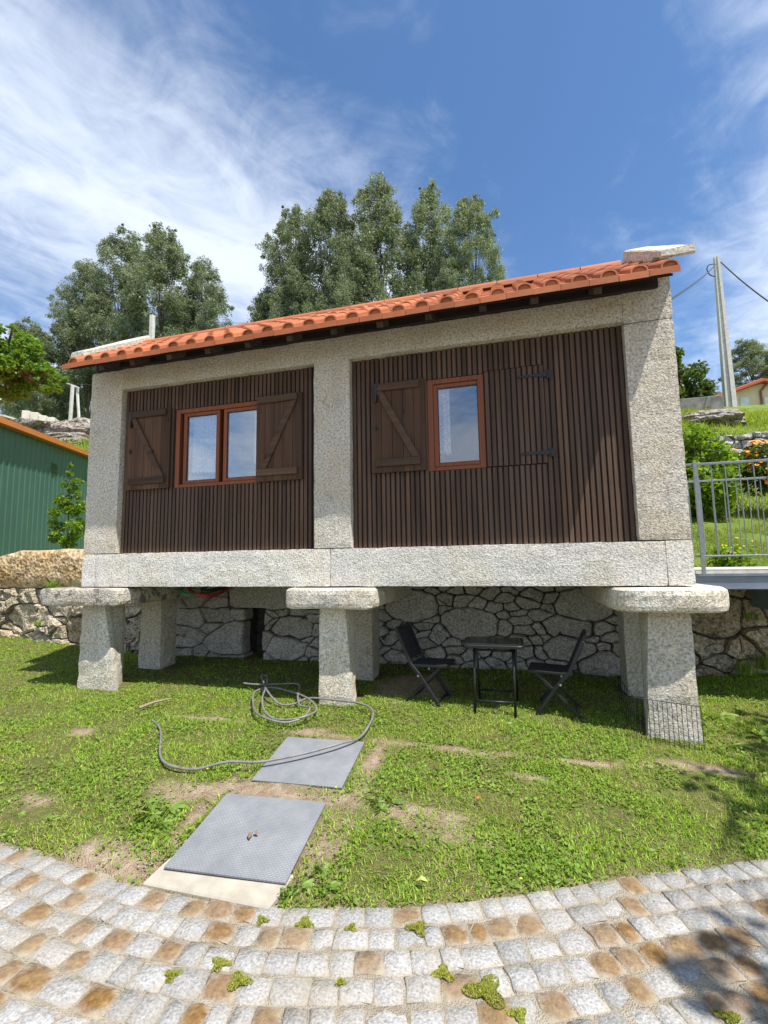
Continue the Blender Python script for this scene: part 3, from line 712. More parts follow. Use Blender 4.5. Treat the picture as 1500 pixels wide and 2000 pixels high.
# --- windows
def window(wb, sashes, curtains):
    x0, x1, z0, z1 = wb
    b = MB(); yf, yb = 4.070, 4.16; t = 0.052
    b.box(x0, x0 + t, yf, yb, z0, z1); b.box(x1 - t, x1, yf, yb, z0, z1)
    b.box(x0 + t, x1 - t, yf, yb, z0, z0 + 0.035); b.box(x0 + t, x1 - t, yf, yb, z1 - 0.045, z1)
    win = b.build('window', 'frame', house, bevel=0.003)
    zs0, zs1 = z0 + 0.038, z1 - 0.048
    for (a, c) in sashes:
        s = MB(); ys, ye = 4.082, 4.14; k = 0.040
        s.box(a, a + k, ys, ye, zs0, zs1); s.box(c - k, c, ys, ye, zs0, zs1)
        s.box(a + k, c - k, ys, ye, zs0, zs0 + 0.034); s.box(a + k, c - k, ys, ye, zs1 - 0.034, zs1)
        s.build('sash', 'frame', win, bevel=0.003)
        g = MB().box(a + k - 0.006, c - k + 0.006, 4.100, 4.106, zs0 + 0.028, zs1 - 0.028).build('pane', 'glass', win)
        q = MB(); kk = 0.005
        q.box(a + k, a + k + kk, 4.094, 4.1, zs0 + 0.034, zs1 - 0.034); q.box(c - k - kk, c - k, 4.094, 4.1, zs0 + 0.034, zs1 - 0.034)
        q.box(a + k + kk, c - k - kk, 4.094, 4.1, zs0 + 0.034, zs0 + 0.034 + kk); q.box(a + k + kk, c - k - kk, 4.094, 4.1, zs1 - 0.034 - kk, zs1 - 0.034)
        q.build('gasket', 'iron', win)
    for (a, c, zb) in curtains:
        nx, nz_ = 40, 14; V = []; F = []
        zt = z1 - 0.06
        for j in range(nz_ + 1):
            for i in range(nx + 1):
                u_ = i / nx; x = a + (c - a) * u_
                hem = 0.022 * abs(math.sin(math.pi * u_ * (c - a) / 0.045))
                z = zt + (zb - hem + 0.01 * math.sin(5 * u_) - zt) * j / nz_
                V.append((x, 4.160 + 0.008 * math.sin(2 * math.pi * u_ * (c - a) / 0.05) + 0.003 * math.sin(9 * z), z))
        for j in range(nz_):
            for i in range(nx): F.append((j * (nx + 1) + i, j * (nx + 1) + i + 1, (j + 1) * (nx + 1) + i + 1, (j + 1) * (nx + 1) + i))
        mk('curtain', V, F, 'lace', win, True)
    return win
window(win_l, [(-3.300, -2.862), (-2.815, -2.377)], [(-3.24, -2.89, 2.475), (-2.50, -2.40, 2.52)])
window(win_r, [(-0.616, -0.182 + 0.005)], [(-0.575, -0.475, 2.475)])

# --- boarded shutters
def shutter(x0, x1, z0, z1, brace, label, hardware=True):
    y0, y1 = 4.034, 4.062
    sh = MB().box(x0 + 0.01, x1 - 0.01, y1 - 0.003, y1 + 0.001, z0 + 0.01, z1 - 0.01).build('shutter', 'shutter', house); sh['label'] = label
    n = 5; p = (x1 - x0) / n
    for i in range(n):
        j = random.uniform(-0.001, 0.001)
        MB().box(x0 + i * p + 0.0012, x0 + (i + 1) * p - 0.0012, y0 + j, y1 - 0.004, z0 + random.uniform(-0.001, 0.001), z1 + random.uniform(-0.001, 0.001)).build('plank', 'shutter', sh, bevel=0.002)
    zl0, zl1 = z0 + 0.055, z1 - 0.075
    for zz in (zl0, zl1 - 0.005):
        MB().box(x0 + 0.025 + (0.02 if brace < 0 else -0.01), x1 - 0.045, y0 - 0.024, y0 - 0.0015, zz, zz + 0.078 - 0.012).build('ledge', 'ledge', sh, bevel=0.003)
    w = 0.062; za, zb = zl1 - 0.008, zl0 + 0.068
    xa, xb = (x0 + 0.085, x1 - 0.085) if brace < 0 else (x1 - 0.085, x0 + 0.085)
    dx = 0.035
    MB().prism([(xa - dx, za), (xa + dx, za), (xb + dx, zb), (xb - dx, zb)], 'y', y0 - 0.022, y0 - 0.0018).build('brace', 'ledge', sh, bevel=0.003)
    if hardware:
        hx = x0 + 0.055
        MB().box(hx - 0.016, hx + 0.016, y0 - 0.027, y0 - 0.0245, zl1 - 0.03, zl1 + 0.065).box(hx - 0.008, hx + 0.008, y0 - 0.03, y0 - 0.0015, zl1 - 0.11, zl1 - 0.02).box(hx - 0.035, hx + 0.03, y0 - 0.028, y0 - 0.0255, zl1 + 0.028, zl1 + 0.042).build('strap', 'iron', sh, bevel=0.002)
        MB().tube([(x0 + 0.05, y0 - 0.02, z0 + 0.42), (x0 + 0.05, y0 - 0.002, z0 + 0.42)], 0.011, 8).box(x0 + 0.044, x0 + 0.056, y0 - 0.012, y0 - 0.0016, z0 + 0.40, z0 + 0.452).build('latch', 'iron', sh)
    MB().tube([((x0 + x1) / 2 + 0.04, y0 + 0.01, z0 - 0.035), ((x0 + x1) / 2 + 0.04, y0 + 0.01, z0)], 0.006, 6).tube([((x0 + x1) / 2 + 0.025, y0 + 0.008, z0 - 0.03), ((x0 + x1) / 2 + 0.055, y0 + 0.008, z0 - 0.02)], 0.005, 6).build('stay_hook', 'iron', sh)
shutter(-3.985, -3.435, 2.302, 3.172, -1, 'open board shutter left of the wide window')
shutter(-2.405, -1.905, 2.300, 3.172, 1, 'open board shutter right of the wide window', hardware=False)
shutter(-1.200, -0.690, 2.306, 3.160, -1, 'open board shutter left of the small window')

# --- roof
deck = MB()
tn = 0.055
yo = 3.70
deck.prism([(yo, roof_z(yo) - 0.045), (YR, roof_z(YR) - 0.045), (5.70, roof_z(5.70) - 0.045), (5.70, roof_z(5.70) - 0.065), (YR, roof_z(YR) - 0.065), (yo, roof_z(yo) - 0.065)], 'x', -4.35, 1.18)
roof = deck.build('roof', 'dark_wood', house)
TP = 0.2043; TL = 0.40; NT = 28; TX0 = -4.43
def tile_profile(closed):
    pr = [(0.0, 0.0), (0.075, 0.0)]
    for k in range(9):
        a = math.pi * (1 - k / 8); pr.append((0.137 + 0.061 * math.cos(a), 0.006 + 0.052 * math.sin(a) ** 0.8 if 0 < k < 8 else 0.004))
    pr.append((TP - 0.003, 0.0))
    return pr
def tile_mesh(L, name='roof_tile', lift=0.016):
    pr = tile_profile(True); n = len(pr); V = []; F = []
    h = math.hypot(1, TAN); cy, sz = 1 / h, TAN / h
    def P(x, t, z): V.append((x, t * cy, t * sz + z)); return len(V) - 1
    top0 = [P(x, 0, z + lift) for x, z in pr]; top1 = [P(x, L, z) for x, z in pr]
    th = 0.012; bot = -0.034
    arch = list(range(2, n - 1)); xc = 0.137; sc = (0.061 - th) / 0.061
    inn = [(xc + (pr[k][0] - xc) * sc, max(0.0, pr[k][1] * 0.80)) for k in arch]
    in0 = [P(x, 0, z + lift) for x, z in inn]; in1 = [P(x, 0.016, z + lift * 0.95) for x, z in inn]
    b0 = [P(x, 0, bot) for x in (0, pr[2][0], pr[n - 2][0], TP - 0.003)]; b1 = [P(x, L, bot) for x in (0, TP - 0.003)]
    for i in range(n - 1): F.append((top0[i], top0[i + 1], top1[i + 1], top1[i]))
    for k in range(len(arch) - 1):
        F.append((top0[arch[k]], in0[k], in0[k + 1], top0[arch[k + 1]]))          # lip
        F.append((in0[k], in1[k], in1[k + 1], in0[k + 1]))                         # soffit of the arch
    F.append(tuple(in1))                                                           # plug
    F.append((in0[0], in0[-1], in1[-1], in1[0]))                                   # floor of the arch
    F.append((b0[0], b0[1], top0[2], top0[1], top0[0])); F.append((b0[1], b0[2], in0[-1], in0[0])); F.append((b0[1], in0[0], top0[2]))
    F.append((b0[2], top0[n - 2], in0[-1])); F.append((b0[2], b0[3], top0[n - 1], top0[n - 2]))
    F.append((b0[3], b0[0], b1[0], b1[1]))
    F.append((b0[0], top0[0], top1[0], b1[0])); F.append((top0[-1], b0[3], b1[1], top1[-1])); F.append(tuple(top1) + (b1[1], b1[0]))
    me = mesh(name, V, F); bm = bmesh.new(); bm.from_mesh(me); bmesh.ops.recalc_face_normals(bm, faces=bm.faces); bm.to_mesh(me); bm.free()
    me.materials.append(MAT['tile']); return me
TM = tile_mesh(TL); TS = tile_mesh(0.335)
for side in (0, 1):
    for c in range(NT):
        for r_ in range(4):
            endc = False
            if endc and r_ > 0: continue
            me = TS if (endc or r_ == 3) else TM
            o = link('roof_tile', me, roof)
            s = r_ * 0.345; h = math.hypot(1, TAN)
            y = YE + s / h; z = ZE + s * TAN / h + random.uniform(-0.002, 0.002)
            x = TX0 + c * TP
            if side == 0: o.location = (x + random.uniform(-0.0015, 0.0015), y + random.uniform(-0.003, 0.003), z)
            else: o.location = (x + TP, 2 * YR - y, z); o.rotation_euler.z = math.pi
for k in range(14):
    x = -4.40 + k * 0.40; L = 0.42 if k < 13 else 0.39
    pr = [(YR - 0.13, roof_z(YR) - 0.045)] + [(YR + 0.13 * math.cos(a), roof_z(YR) - 0.04 + 0.105 * math.sin(a)) for a in np.linspace(math.pi, 0, 9)] + [(YR + 0.13, roof_z(YR) - 0.045)]
    MB().prism(pr, 'x', x, min(x + L - 0.03, 1.17)).build('ridge_tile', 'tile', roof)
# wall plate and rafters
MB().box(-4.40, 1.255, 3.975, 4.09, Z3 + 0.003, 3.752).build('wall_plate', 'dark_wood', house, bevel=0.004)
MB().prism([(3.66, roof_z(3.66) - 0.062), (3.974, roof_z(3.974) - 0.062), (3.974, roof_z(3.974) - 0.042), (3.66, roof_z(3.66) - 0.042)], 'x', -4.40, 1.255).build('soffit_board', 'dark_wood', house)
for x in (-4.09, -3.69, -3.237, -2.788, -2.342, -1.90, -1.458, -1.023, -0.586, -0.126, 0.287, 0.76):
    h0 = 0.067; b = MB()
    b.prism([(3.74, roof_z(3.74) - h0), (3.973, roof_z(3.973) - h0), (3.973, roof_z(3.973) - h0 - 0.075), (3.76, roof_z(3.76) - h0 - 0.06)], 'x', x - 0.03, x + 0.03)
    b.build('rafter', 'rafter', house, bevel=0.003)

# --- mushroom supports
def support(xc, half, px0, px1, taper_right, mat_cap, square=0.0, yf=3.83):
    # cap slab: rounded nose in front, running back under the house
    nose = []
    yc = yf + (0.30 if not square else 0.12)
    for k in range(15):
        a = math.pi * k / 14
        cx_, sy_2 = math.cos(a), math.sin(a)
        ex = 0.55 if not square else (0.16 if square == 1 else 0.22)
        nose.append((xc - half * math.copysign(abs(cx_) ** ex, cx_), yc - (yc - yf) * abs(sy_2) ** (0.75 if not square else 0.25)))
    poly = nose + [(xc + half, 5.42), (xc - half, 5.42)]
    # side ring with several levels
    lv = [(1.085, 0.03), (1.10, 0.008), (1.13, 0.0), (1.17, 0.0), (1.21, 0.0), (1.245, 0.008), (1.262, 0.03)]
    dense = []
    for i in range(len(poly)):
        p, q = poly[i], poly[(i + 1) % len(poly)]
        L = math.hypot(q[0] - p[0], q[1] - p[1]); k = max(1, int(L / 0.05))
        for t in range(k): dense.append((p[0] + (q[0] - p[0]) * t / k, p[1] + (q[1] - p[1]) * t / k))
    n = len(dense); cyy = 4.6; V = []; F = []
    for z, ins in lv:
        for (x, y) in dense:
            dx, dy = xc - x, (max(yc, min(5.2, y)) - y); d = math.hypot(dx, dy) or 1
            nn = 0.010 * fbm((x, y, z), 7)
            V.append((x + dx / d * (ins + nn), y + dy / d * (ins + nn), z + 0.004 * fbm((x, y, z + 5), 6)))
    for l in range(len(lv) - 1):
        for i in range(n): F.append((l * n + i, l * n + (i + 1) % n, (l + 1) * n + (i + 1) % n, (l + 1) * n + i))
    F.append(tuple(reversed(range(n)))); F.append(tuple((len(lv) - 1) * n + i for i in range(n)))
    cap = mk('support_cap', V, F, mat_cap, house)
    for (y0, y1) in ((4.0, 4.29), (4.83, 5.12)):
        zb = float(ground_z(xc, y0)) - 0.05
        def warp(p, y0=y0, y1=y1, zb=zb):
            t = (1.08 - p[2]) / (1.08 - zb)                     # 0 at the cap, 1 at the ground
            x, y, z = p
            fr = 1 - (y - y0) / (y1 - y0)
            if y0 > 4.5: fr = fr * 0.15
            if taper_right > 0: x = x + taper_right * t * fr * (x - px0) / (px1 - px0)
            else: x = x + taper_right * t * fr * (px1 - x) / (px1 - px0)
            y = y - 0.03 * t * (1 - (y - y0) / (y1 - y0))
            return np.array((x, y, z))
        stone_box('post', (px0, px1, y0, y1, zb, 1.083), mat_cap if mat_cap == 'granite' else 'granite', cap, seg=0.06, rad=0.02, amp=0.006, warp=warp)
support(-4.36, 0.51, -4.45, -4.155, 0.25, 'granite_lichen', square=1)
support(-1.565, 0.42, -1.715, -1.455, 0.09, 'granite', square=0.5)
support(1.150, 0.415, 1.00, 1.300, -0.075, 'granite')
# conduits hanging under the floor
for m_, pts in (('red_pipe', [(-3.80, 4.9, 1.24), (-3.56, 4.6, 1.19), (-3.33, 4.55, 1.14), (-3.27, 4.75, 1.16), (-3.25, 5.0, 1.25)]), ('green_pipe', [(-3.86, 4.9, 1.24), (-3.66, 4.55, 1.20), (-3.48, 4.5, 1.15), (-3.42, 4.8, 1.18), (-3.4, 5.0, 1.26)]), ('cable', [(-3.55, 4.9, 1.25), (-3.40, 4.6, 1.21), (-3.30, 4.6, 1.19), (-3.22, 4.9, 1.25)])):
    sp = [Vector(p) for p in pts]; pp = []
    for i in range(len(sp) - 1):
        for t in range(6):
            a = sp[max(0, i - 1)]; b_ = sp[i]; c_ = sp[i + 1]; d_ = sp[min(len(sp) - 1, i + 2)]; t_ = t / 6
            pp.append(0.5 * ((2 * b_) + (c_ - a) * t_ + (2 * a - 5 * b_ + 4 * c_ - d_) * t_ ** 2 + (3 * b_ - a - 3 * c_ + d_) * t_ ** 3))
    MB().tube(pp + [sp[-1]], 0.020 if m_ != 'cable' else 0.028, 8).build('conduit', m_, house, smooth=True)

# ------------------------------------------------------------------ retaining wall of rubble
wall = thing('retaining_wall', 'rough rubble stone retaining wall behind and under the house', 'stone wall', (-1.5, 5.7, 0.2))
def clip(poly, nx, nz, d):
    out = []
    for i in range(len(poly)):
        p, q = poly[i], poly[(i + 1) % len(poly)]
        a = p[0] * nx + p[1] * nz - d; b = q[0] * nx + q[1] * nz - d
        if a <= 0: out.append(p)
        if a * b < 0:
            t = a / (a - b); out.append((p[0] + (q[0] - p[0]) * t, p[1] + (q[1] - p[1]) * t))
    return out
def cells(x0, x1, z0, z1, n, seed, asp=1.5, wvar=0.02):
    rr = random.Random(seed); pts = []
    tries = 0
    while len(pts) < n and tries < 20000:
        tries += 1
        p = (rr.uniform(x0, x1), rr.uniform(z0, z1), rr.choice((0.12, 0.2, 0.25, 1.2, 1.9, 2.5)) if wvar else 1)
        mind = 0.055 + 0.135 * p[2]
        if all(math.hypot((p[0] - q[0]) / asp, p[1] - q[1]) > 0.5 * (mind + 0.055 + 0.135 * q[2]) for q in pts): pts.append(p)
    res = []
    for i, p in enumerate(pts):
        poly = [(x0, z0), (x1, z0), (x1, z1), (x0, z1)]
        for j, q in enumerate(pts):
            if i == j or abs(p[0] - q[0]) > 1.6: continue
            # anisotropic power bisector
            ax = 1 / asp ** 2
            nx, nz = 2 * ax * (q[0] - p[0]), 2 * (q[1] - p[1])
            d = ax * (q[0] ** 2 - p[0] ** 2) + q[1] ** 2 - p[1] ** 2 - wvar * (q[2] - p[2])
            poly = clip(poly, nx, nz, d)
            if len(poly) < 3: break
        if len(poly) >= 3: res.append(poly)
    return res
def area(poly): return 0.5 * abs(sum(poly[i][0] * poly[(i + 1) % len(poly)][1] - poly[(i + 1) % len(poly)][0] * poly[i][1] for i in range(len(poly))))
def wall_stone(poly, y, m, parent, gap=0.012, bulge=0.03, depth=0.2, rough=0.012, name='stone', ymap=None):
    cx = sum(p[0] for p in poly) / len(poly); cz = sum(p[1] for p in poly) / len(poly)
    pts = []
    for i in range(len(poly)):                                       # resample, soften corners
        p, q = poly[i], poly[(i + 1) % len(poly)]; L = math.hypot(q[0] - p[0], q[1] - p[1])
        ts = (0.07, 0.28, 0.5, 0.72, 0.93) if L > 0.14 else ((0.15, 0.5, 0.85) if L > 0.05 else (0.5,))
        for t in ts:
            a_, b_ = p[0] + (q[0] - p[0]) * t, p[1] + (q[1] - p[1]) * t
            w1 = Vector((a_ * 4.5, b_ * 4.5, 3.1)); w2 = Vector((a_ * 4.5, b_ * 4.5, 9.7)); w3 = Vector((a_ * 13, b_ * 13, 5.5))
            pts.append((a_ + 0.040 * noise.noise(w1) + 0.012 * noise.noise(w3), b_ + 0.036 * noise.noise(w2) + 0.010 * noise.noise(w3 + Vector((0, 0, 4))))) 
    n = len(pts)
    if n < 4: return
    A = math.sqrt(area(poly))
    g = min(gap, A * 0.12)
    yy = y + random.uniform(-rough, rough) * 2.2
    tx_, tz_ = random.uniform(-0.06, 0.06), random.uniform(-0.06, 0.06)
    V = []
    seedv = random.uniform(0, 50)
    for ins, dy in ((0.0, depth), (0.0, 0.014), (0.16, -bulge * 0.75), (0.62, -bulge)):
        for (x, z) in pts:
            dx, dz = cx - x, cz - z; d = math.hypot(dx, dz) or 1
            s = min(0.9, (g + ins * min(A * 0.28, 0.10)) / d) if ins < 0.5 else ins
            px2, pz2 = x + dx * s, z + dz * s
            nn = noise.noise(Vector((px2 * 9, pz2 * 9, seedv)))
            jj = noise.noise(Vector((px2 * 14, seedv, pz2 * 14))) * min(0.012, A * 0.05)
            V.append((px2 + jj, yy + (dy if dy > 0.1 else dy + rough * nn * 2.2 + tx_ * (px2 - cx) + tz_ * (pz2 - cz)), pz2 + jj))
    V.append((cx, yy - bulge * random.uniform(0.8, 1.15) , cz))
    if ymap: V = [ymap(v) for v in V]
    F = []
    for r_ in range(3):
        for i in range(n): F.append((r_ * n + i, r_ * n + (i + 1) % n, (r_ + 1) * n + (i + 1) % n, (r_ + 1) * n + i))
    for i in range(n): F.append((3 * n + i, 3 * n + (i + 1) % n, 4 * n))
    me = mesh(name, V, F); 
    bm = bmesh.new(); bm.from_mesh(me); bmesh.ops.recalc_face_normals(bm, faces=bm.faces); bm.to_mesh(me); bm.free()
    return link(name, me, parent, m)
WY = 5.56
HOLE = (-3.46, -3.17, 0.2, 0.885)
def inhole(poly):
    cx = sum(p[0] for p in poly) / len(poly); cz = sum(p[1] for p in poly) / len(poly)
    return HOLE[0] - 0.02 < cx < HOLE[1] + 0.02 and cz < HOLE[3]
nst = 0
# left of the hole, right of the hole, over the hole, and the outer stretches
SEC = [(-5.1, HOLE[0], 0.12, 0.90, 24, 'rubble_grey', 3, 1.9), (-5.1, -3.72, 0.90, 1.26, 12, 'rubble_grey', 4, 1.6),
       (HOLE[1], -1.9, 0.12, 0.90, 26, 'rubble_grey', 8, 1.9), (-2.70, -1.9, 0.90, 1.26, 8, 'rubble_grey', 6, 1.5),
       (-1.9, 1.42, 0.10, 1.26, 135, 'rubble_grey', 23, 1.8),
       (-9.6, -5.1, 0.15, 1.16, 85, 'rubble_warm', 9, 1.35), (1.42, 6.5, 0.12, 1.22, 80, 'rubble_warm', 14, 1.2)]
for x0, x1, z0, z1, n, m_, sd, asp in SEC:
    for poly in cells(x0, x1, z0, z1, n, sd, asp):
        rgh = m_ == 'rubble_warm'
        wall_stone(poly, WY, m_, wall, gap=random.uniform(0.004, 0.009), bulge=0.018 if not rgh else 0.035, rough=0.019 if not rgh else 0.026); nst += 1
wall_stone([(-3.72, 0.90), (-2.70, 0.895), (-2.70, 1.26), (-3.72, 1.26)], WY - 0.01, 'rubble_grey', wall)
MB().box(-9.7, HOLE[0] - 0.02, WY + 0.045, 5.98, 0.05, 1.22).box(HOLE[1] + 0.02, 6.6, WY + 0.045, 5.98, 0.05, 1.20).box(HOLE[0] - 0.02, HOLE[1] + 0.02, 5.93, 5.98, 0.05, 1.2).box(HOLE[0] - 0.02, HOLE[1] + 0.02, WY + 0.05, 5.98, 0.9, 1.2).build('wall_core', 'core', wall)
# long tan block on top, left of the house
poly = [(-9.4, 1.17), (-6.0, 1.165), (-4.52, 1.18), (-4.52, 1.76), (-6.2, 1.755), (-7.55, 1.745), (-7.95, 1.68), (-8.3, 1.55), (-9.4, 1.5)]
def tan_block():
    n = 46; V = []; F = []
    top = lambda x: float(np.interp(x, [-9.6, -8.6, -8.25, -7.95, -7.55, -6.2, -4.5], [1.45, 1.50, 1.60, 1.69, 1.745, 1.757, 1.76]))
    xs_ = np.linspace(-9.4, -4.52, n)
    prof = [(0.42, 0.0), (0.03, 0.0), (0.0, 0.06), (-0.015, 0.3), (-0.01, 0.6), (0.0, 0.88), (0.03, 0.97), (0.08, 1.0), (0.42, 1.0)]
    for x in xs_:
        zt = top(x); zb = 1.17
        for (dy, t) in prof:
            z = zb + (zt - zb) * t
            V.append((x + 0.01 * fbm((x, t, 1), 5), WY - 0.02 + dy + 0.028 * fbm((x, t * 0.6, 0), 3.2) + 0.012 * fbm((x, t, 4), 11), z + 0.018 * fbm((x, dy, 9), 3.5) * (t > 0.5)))
    m_ = len(prof)
    for i in range(n - 1):
        for k in range(m_ - 1): F.append((i * m_ + k, (i + 1) * m_ + k, (i + 1) * m_ + k + 1, i * m_ + k + 1))
    F.append(tuple(range(m_))); F.append(tuple(reversed([(n - 1) * m_ + k for k in range(m_)])))
    o = mk('capstone', V, F, 'rubble_tan', wall, True); o['label'] = 'long tan capstone left of the house'
tan_block()

# ------------------------------------------------------------------ footbridge and railings at the right
br = thing('footbridge', 'grey steel footbridge joining the granary gable to the right terrace', 'footbridge', (3.0, 5.15, 1.2))
MB().box(1.36, 6.0, 4.70, 5.62, 1.335, 1.375).build('deck', 'concrete', br, bevel=0.004)
MB().box(1.355, 6.0, 4.705, 4.716, 1.21, 1.332).box(1.355, 6.0, 4.69, 4.74, 1.318, 1.333).box(1.355, 6.0, 4.69, 4.74, 1.205, 1.217).build('edge_beam', 'steel_grey', br)
MB().box(1.355, 6.0, 5.56, 5.57, 1.21, 1.332).build('edge_beam', 'steel_grey', br)
MB().box(2.32, 2.42, 4.72, 5.5, 0.98, 1.20).build('bracket', 'steel_grey', br, bevel=0.004)
def railing(y, xa, xb, zt, zmid, zb, zpost, posts, nb, label):
    t = thing('railing', label, 'railing', ((xa + xb) / 2, y, zb), 'galvanised railings of the footbridge')
    MB().box(xa, xb, y - 0.012, y + 0.012, zt - 0.02, zt).build('top_rail', 'galv', t, bevel=0.002)
    if zmid: MB().box(xa, xb, y - 0.008, y + 0.008, zmid - 0.012, zmid).build('mid_rail', 'galv', t)
    MB().box(xa, xb, y - 0.01, y + 0.01, zb - 0.014, zb).build('bottom_rail', 'galv', t, bevel=0.002)
    for x in posts: MB().box(x - 0.015, x + 0.015, y - 0.034, y - 0.013, zpost, zt + 0.005).build('post', 'galv', t, bevel=0.002)
    for i in range(nb):
        x = xa + (i + 0.5) * (xb - xa) / nb
        MB().tube([(x, y, zb - 0.004), (x, y, (zmid or zt) - 0.008)], 0.0055, 6).build('baluster', 'galv', t)
railing(4.68, 1.50, 4.3, 2.325, None, 1.50, 1.33, (1.635, 2.68, 3.72), 26, 'front galvanised railing of the footbridge, nearest the camera')
railing(5.60, 1.50, 3.6, 2.30, None, 1.50, 1.33, (2.62,), 19, 'rear galvanised railing on the far side of the footbridge')

# ------------------------------------------------------------------ folding chairs and table
def copy_thing(src, loc, rotz, label):
    r = src.copy(); col.objects.link(r); r.location = loc; r.rotation_euler = (0, 0, rotz); r['label'] = label
    for ch in list(src.children):
        c = ch.copy(); col.objects.link(c); c.parent = r; c.matrix_parent_inverse = Matrix.Identity(4)
    return r
def local(o, parent):
    o.parent = parent; o.matrix_parent_inverse = Matrix.Identity(4); return o
def make_chair(label):
    S = 0.77
    ch = thing('folding_chair', label, 'chair', group='black folding chairs under the house')
    def P(x, y, z): return (x * S, y * S, z * S)
    for y in (-0.21, 0.21):
        path = [P(-0.33, y, 0.86), P(-0.30, y, 0.80), P(-0.15, y, 0.46), P(-0.04, y, 0.34), P(0.20, y, 0.0)]
        b = MB()
        for i in range(len(path) - 1): b.bar(path[i], path[i + 1], 0.022, 0.030, up=(1, 0, 0.3))
        local(b.build('back_leg', 'black_metal', None, bevel=0.003), ch)
        y2 = y * 0.86
        local(MB().bar(P(0.20, y2, 0.44), P(-0.24, y2, 0.0), 0.018, 0.026, up=(1, 0, 0.3)).build('front_leg', 'black_metal', None, bevel=0.003), ch)
        local(MB().tube([P(-0.055, y * 1.07, 0.33), P(-0.055, y * 0.8, 0.33)], 0.009, 8).build('pivot', 'bolt', None), ch)
    sy = 0.185
    V = []; F = []
    for i in range(9):
        t = i / 8; x = -0.16 + 0.42 * t; z = 0.455 - 0.018 * math.sin(math.pi * t) + 0.012 * t
        for yy, dz in ((-sy, 0), (sy, 0), (sy, -0.014), (-sy, -0.014)): V.append(P(x, yy, z + dz))
    for i in range(8):
        for k in range(4): F.append((4 * i + k, 4 * i + (k + 1) % 4, 4 * i + 4 + (k + 1) % 4, 4 * i + 4 + k))
    F += [(3, 2, 1, 0), (32, 33, 34, 35)]
    local(mk('seat', V, F, 'textile'), ch)
    b = MB()
    for yy in (-sy - 0.008, sy + 0.008): b.bar(P(-0.17, yy, 0.437), P(0.27, yy, 0.45), 0.014, 0.02)
    b.bar(P(0.27, -sy, 0.45), P(0.27, sy, 0.45), 0.014, 0.02); b.bar(P(-0.17, -sy, 0.44), P(-0.17, sy, 0.44), 0.014, 0.02)
    local(b.build('seat_frame', 'black_metal', None, bevel=0.002), ch)
    V = []; F = []
    for i in range(9):
        t = i / 8; x = -0.165 - 0.145 * t - 0.02 * math.sin(math.pi * t); z = 0.50 + 0.33 * t
        for yy, dx in ((-0.2, 0), (0.2, 0), (0.2, -0.012), (-0.2, -0.012)): V.append(P(x + dx, yy, z))
    F = []
    for i in range(8):
        for k in range(4): F.append((4 * i + k, 4 * i + (k + 1) % 4, 4 * i + 4 + (k + 1) % 4, 4 * i + 4 + k))
    F += [(3, 2, 1, 0), (32, 33, 34, 35)]
    local(mk('backrest', V, F, 'textile'), ch)
    local(MB().bar(P(-0.325, -0.2, 0.85), P(-0.325, 0.2, 0.85), 0.022, 0.028).build('top_bar', 'black_metal', None, bevel=0.003), ch)
    local(MB().bar(P(0.16, -0.2, 0.05), P(0.16, 0.2, 0.05), 0.012, 0.016).build('stretcher', 'black_metal', None), ch)
    local(MB().bar(P(-0.20, -0.17, 0.04), P(-0.20, 0.17, 0.04), 0.012, 0.016).build('stretcher', 'black_metal', None), ch)
    return ch
c1 = make_chair('black folding chair left of the small table, facing right')
c1.location = (-0.76, 4.30, 0.225); c1.rotation_euler.z = R(-9)
copy_thing(c1, (0.335, 4.31, 0.21), R(173), 'black folding chair right of the small table, facing left')

tb = thing('folding_table', 'small black folding table with a dark glass top between two chairs', 'table', (-0.17, 4.28, 0.23))
zt = 0.78
def rrect(x0, x1, y0, y1, r, k=5):
    out = []
    for cx_, cy_, a0_ in ((x1 - r, y1 - r, 0), (x0 + r, y1 - r, 90), (x0 + r, y0 + r, 180), (x1 - r, y0 + r, 270)):
        for i in range(k + 1):
            a = R(a0_ + 90 * i / k); out.append((cx_ + r * math.cos(a), cy_ + r * math.sin(a)))
    return out
MB().prism(rrect(-0.43, 0.085, 4.06, 4.50, 0.05), 'z', zt - 0.030, zt - 0.004).build('rim', 'black_metal', tb, bevel=0.004)
MB().prism(rrect(-0.405, 0.06, 4.085, 4.475, 0.04), 'z', zt - 0.0038, zt + 0.001).build('table_top', 'dark_glass', tb)
for x in (-0.335, -0.01):
    MB().tube([(x + 0.005, 4.14, zt - 0.03), (x, 4.05, 0.2)], 0.011, 8).build('leg', 'black_metal', tb, smooth=True)
    MB().tube([(x + 0.025, 4.14, zt - 0.03), (x + 0.02, 4.43, 0.2)], 0.011, 8).build('leg', 'black_metal', tb, smooth=True)
for q0, q1 in (((-0.335, 4.07, 0.32), (-0.01, 4.07, 0.32)), ((-0.31, 4.41, 0.32), (0.01, 4.41, 0.32)), ((-0.33, 4.16, zt - 0.06), (-0.01, 4.16, zt - 0.06))):
    MB().tube([q0, q1], 0.009, 8).build('stretcher', 'black_metal', tb, smooth=True)

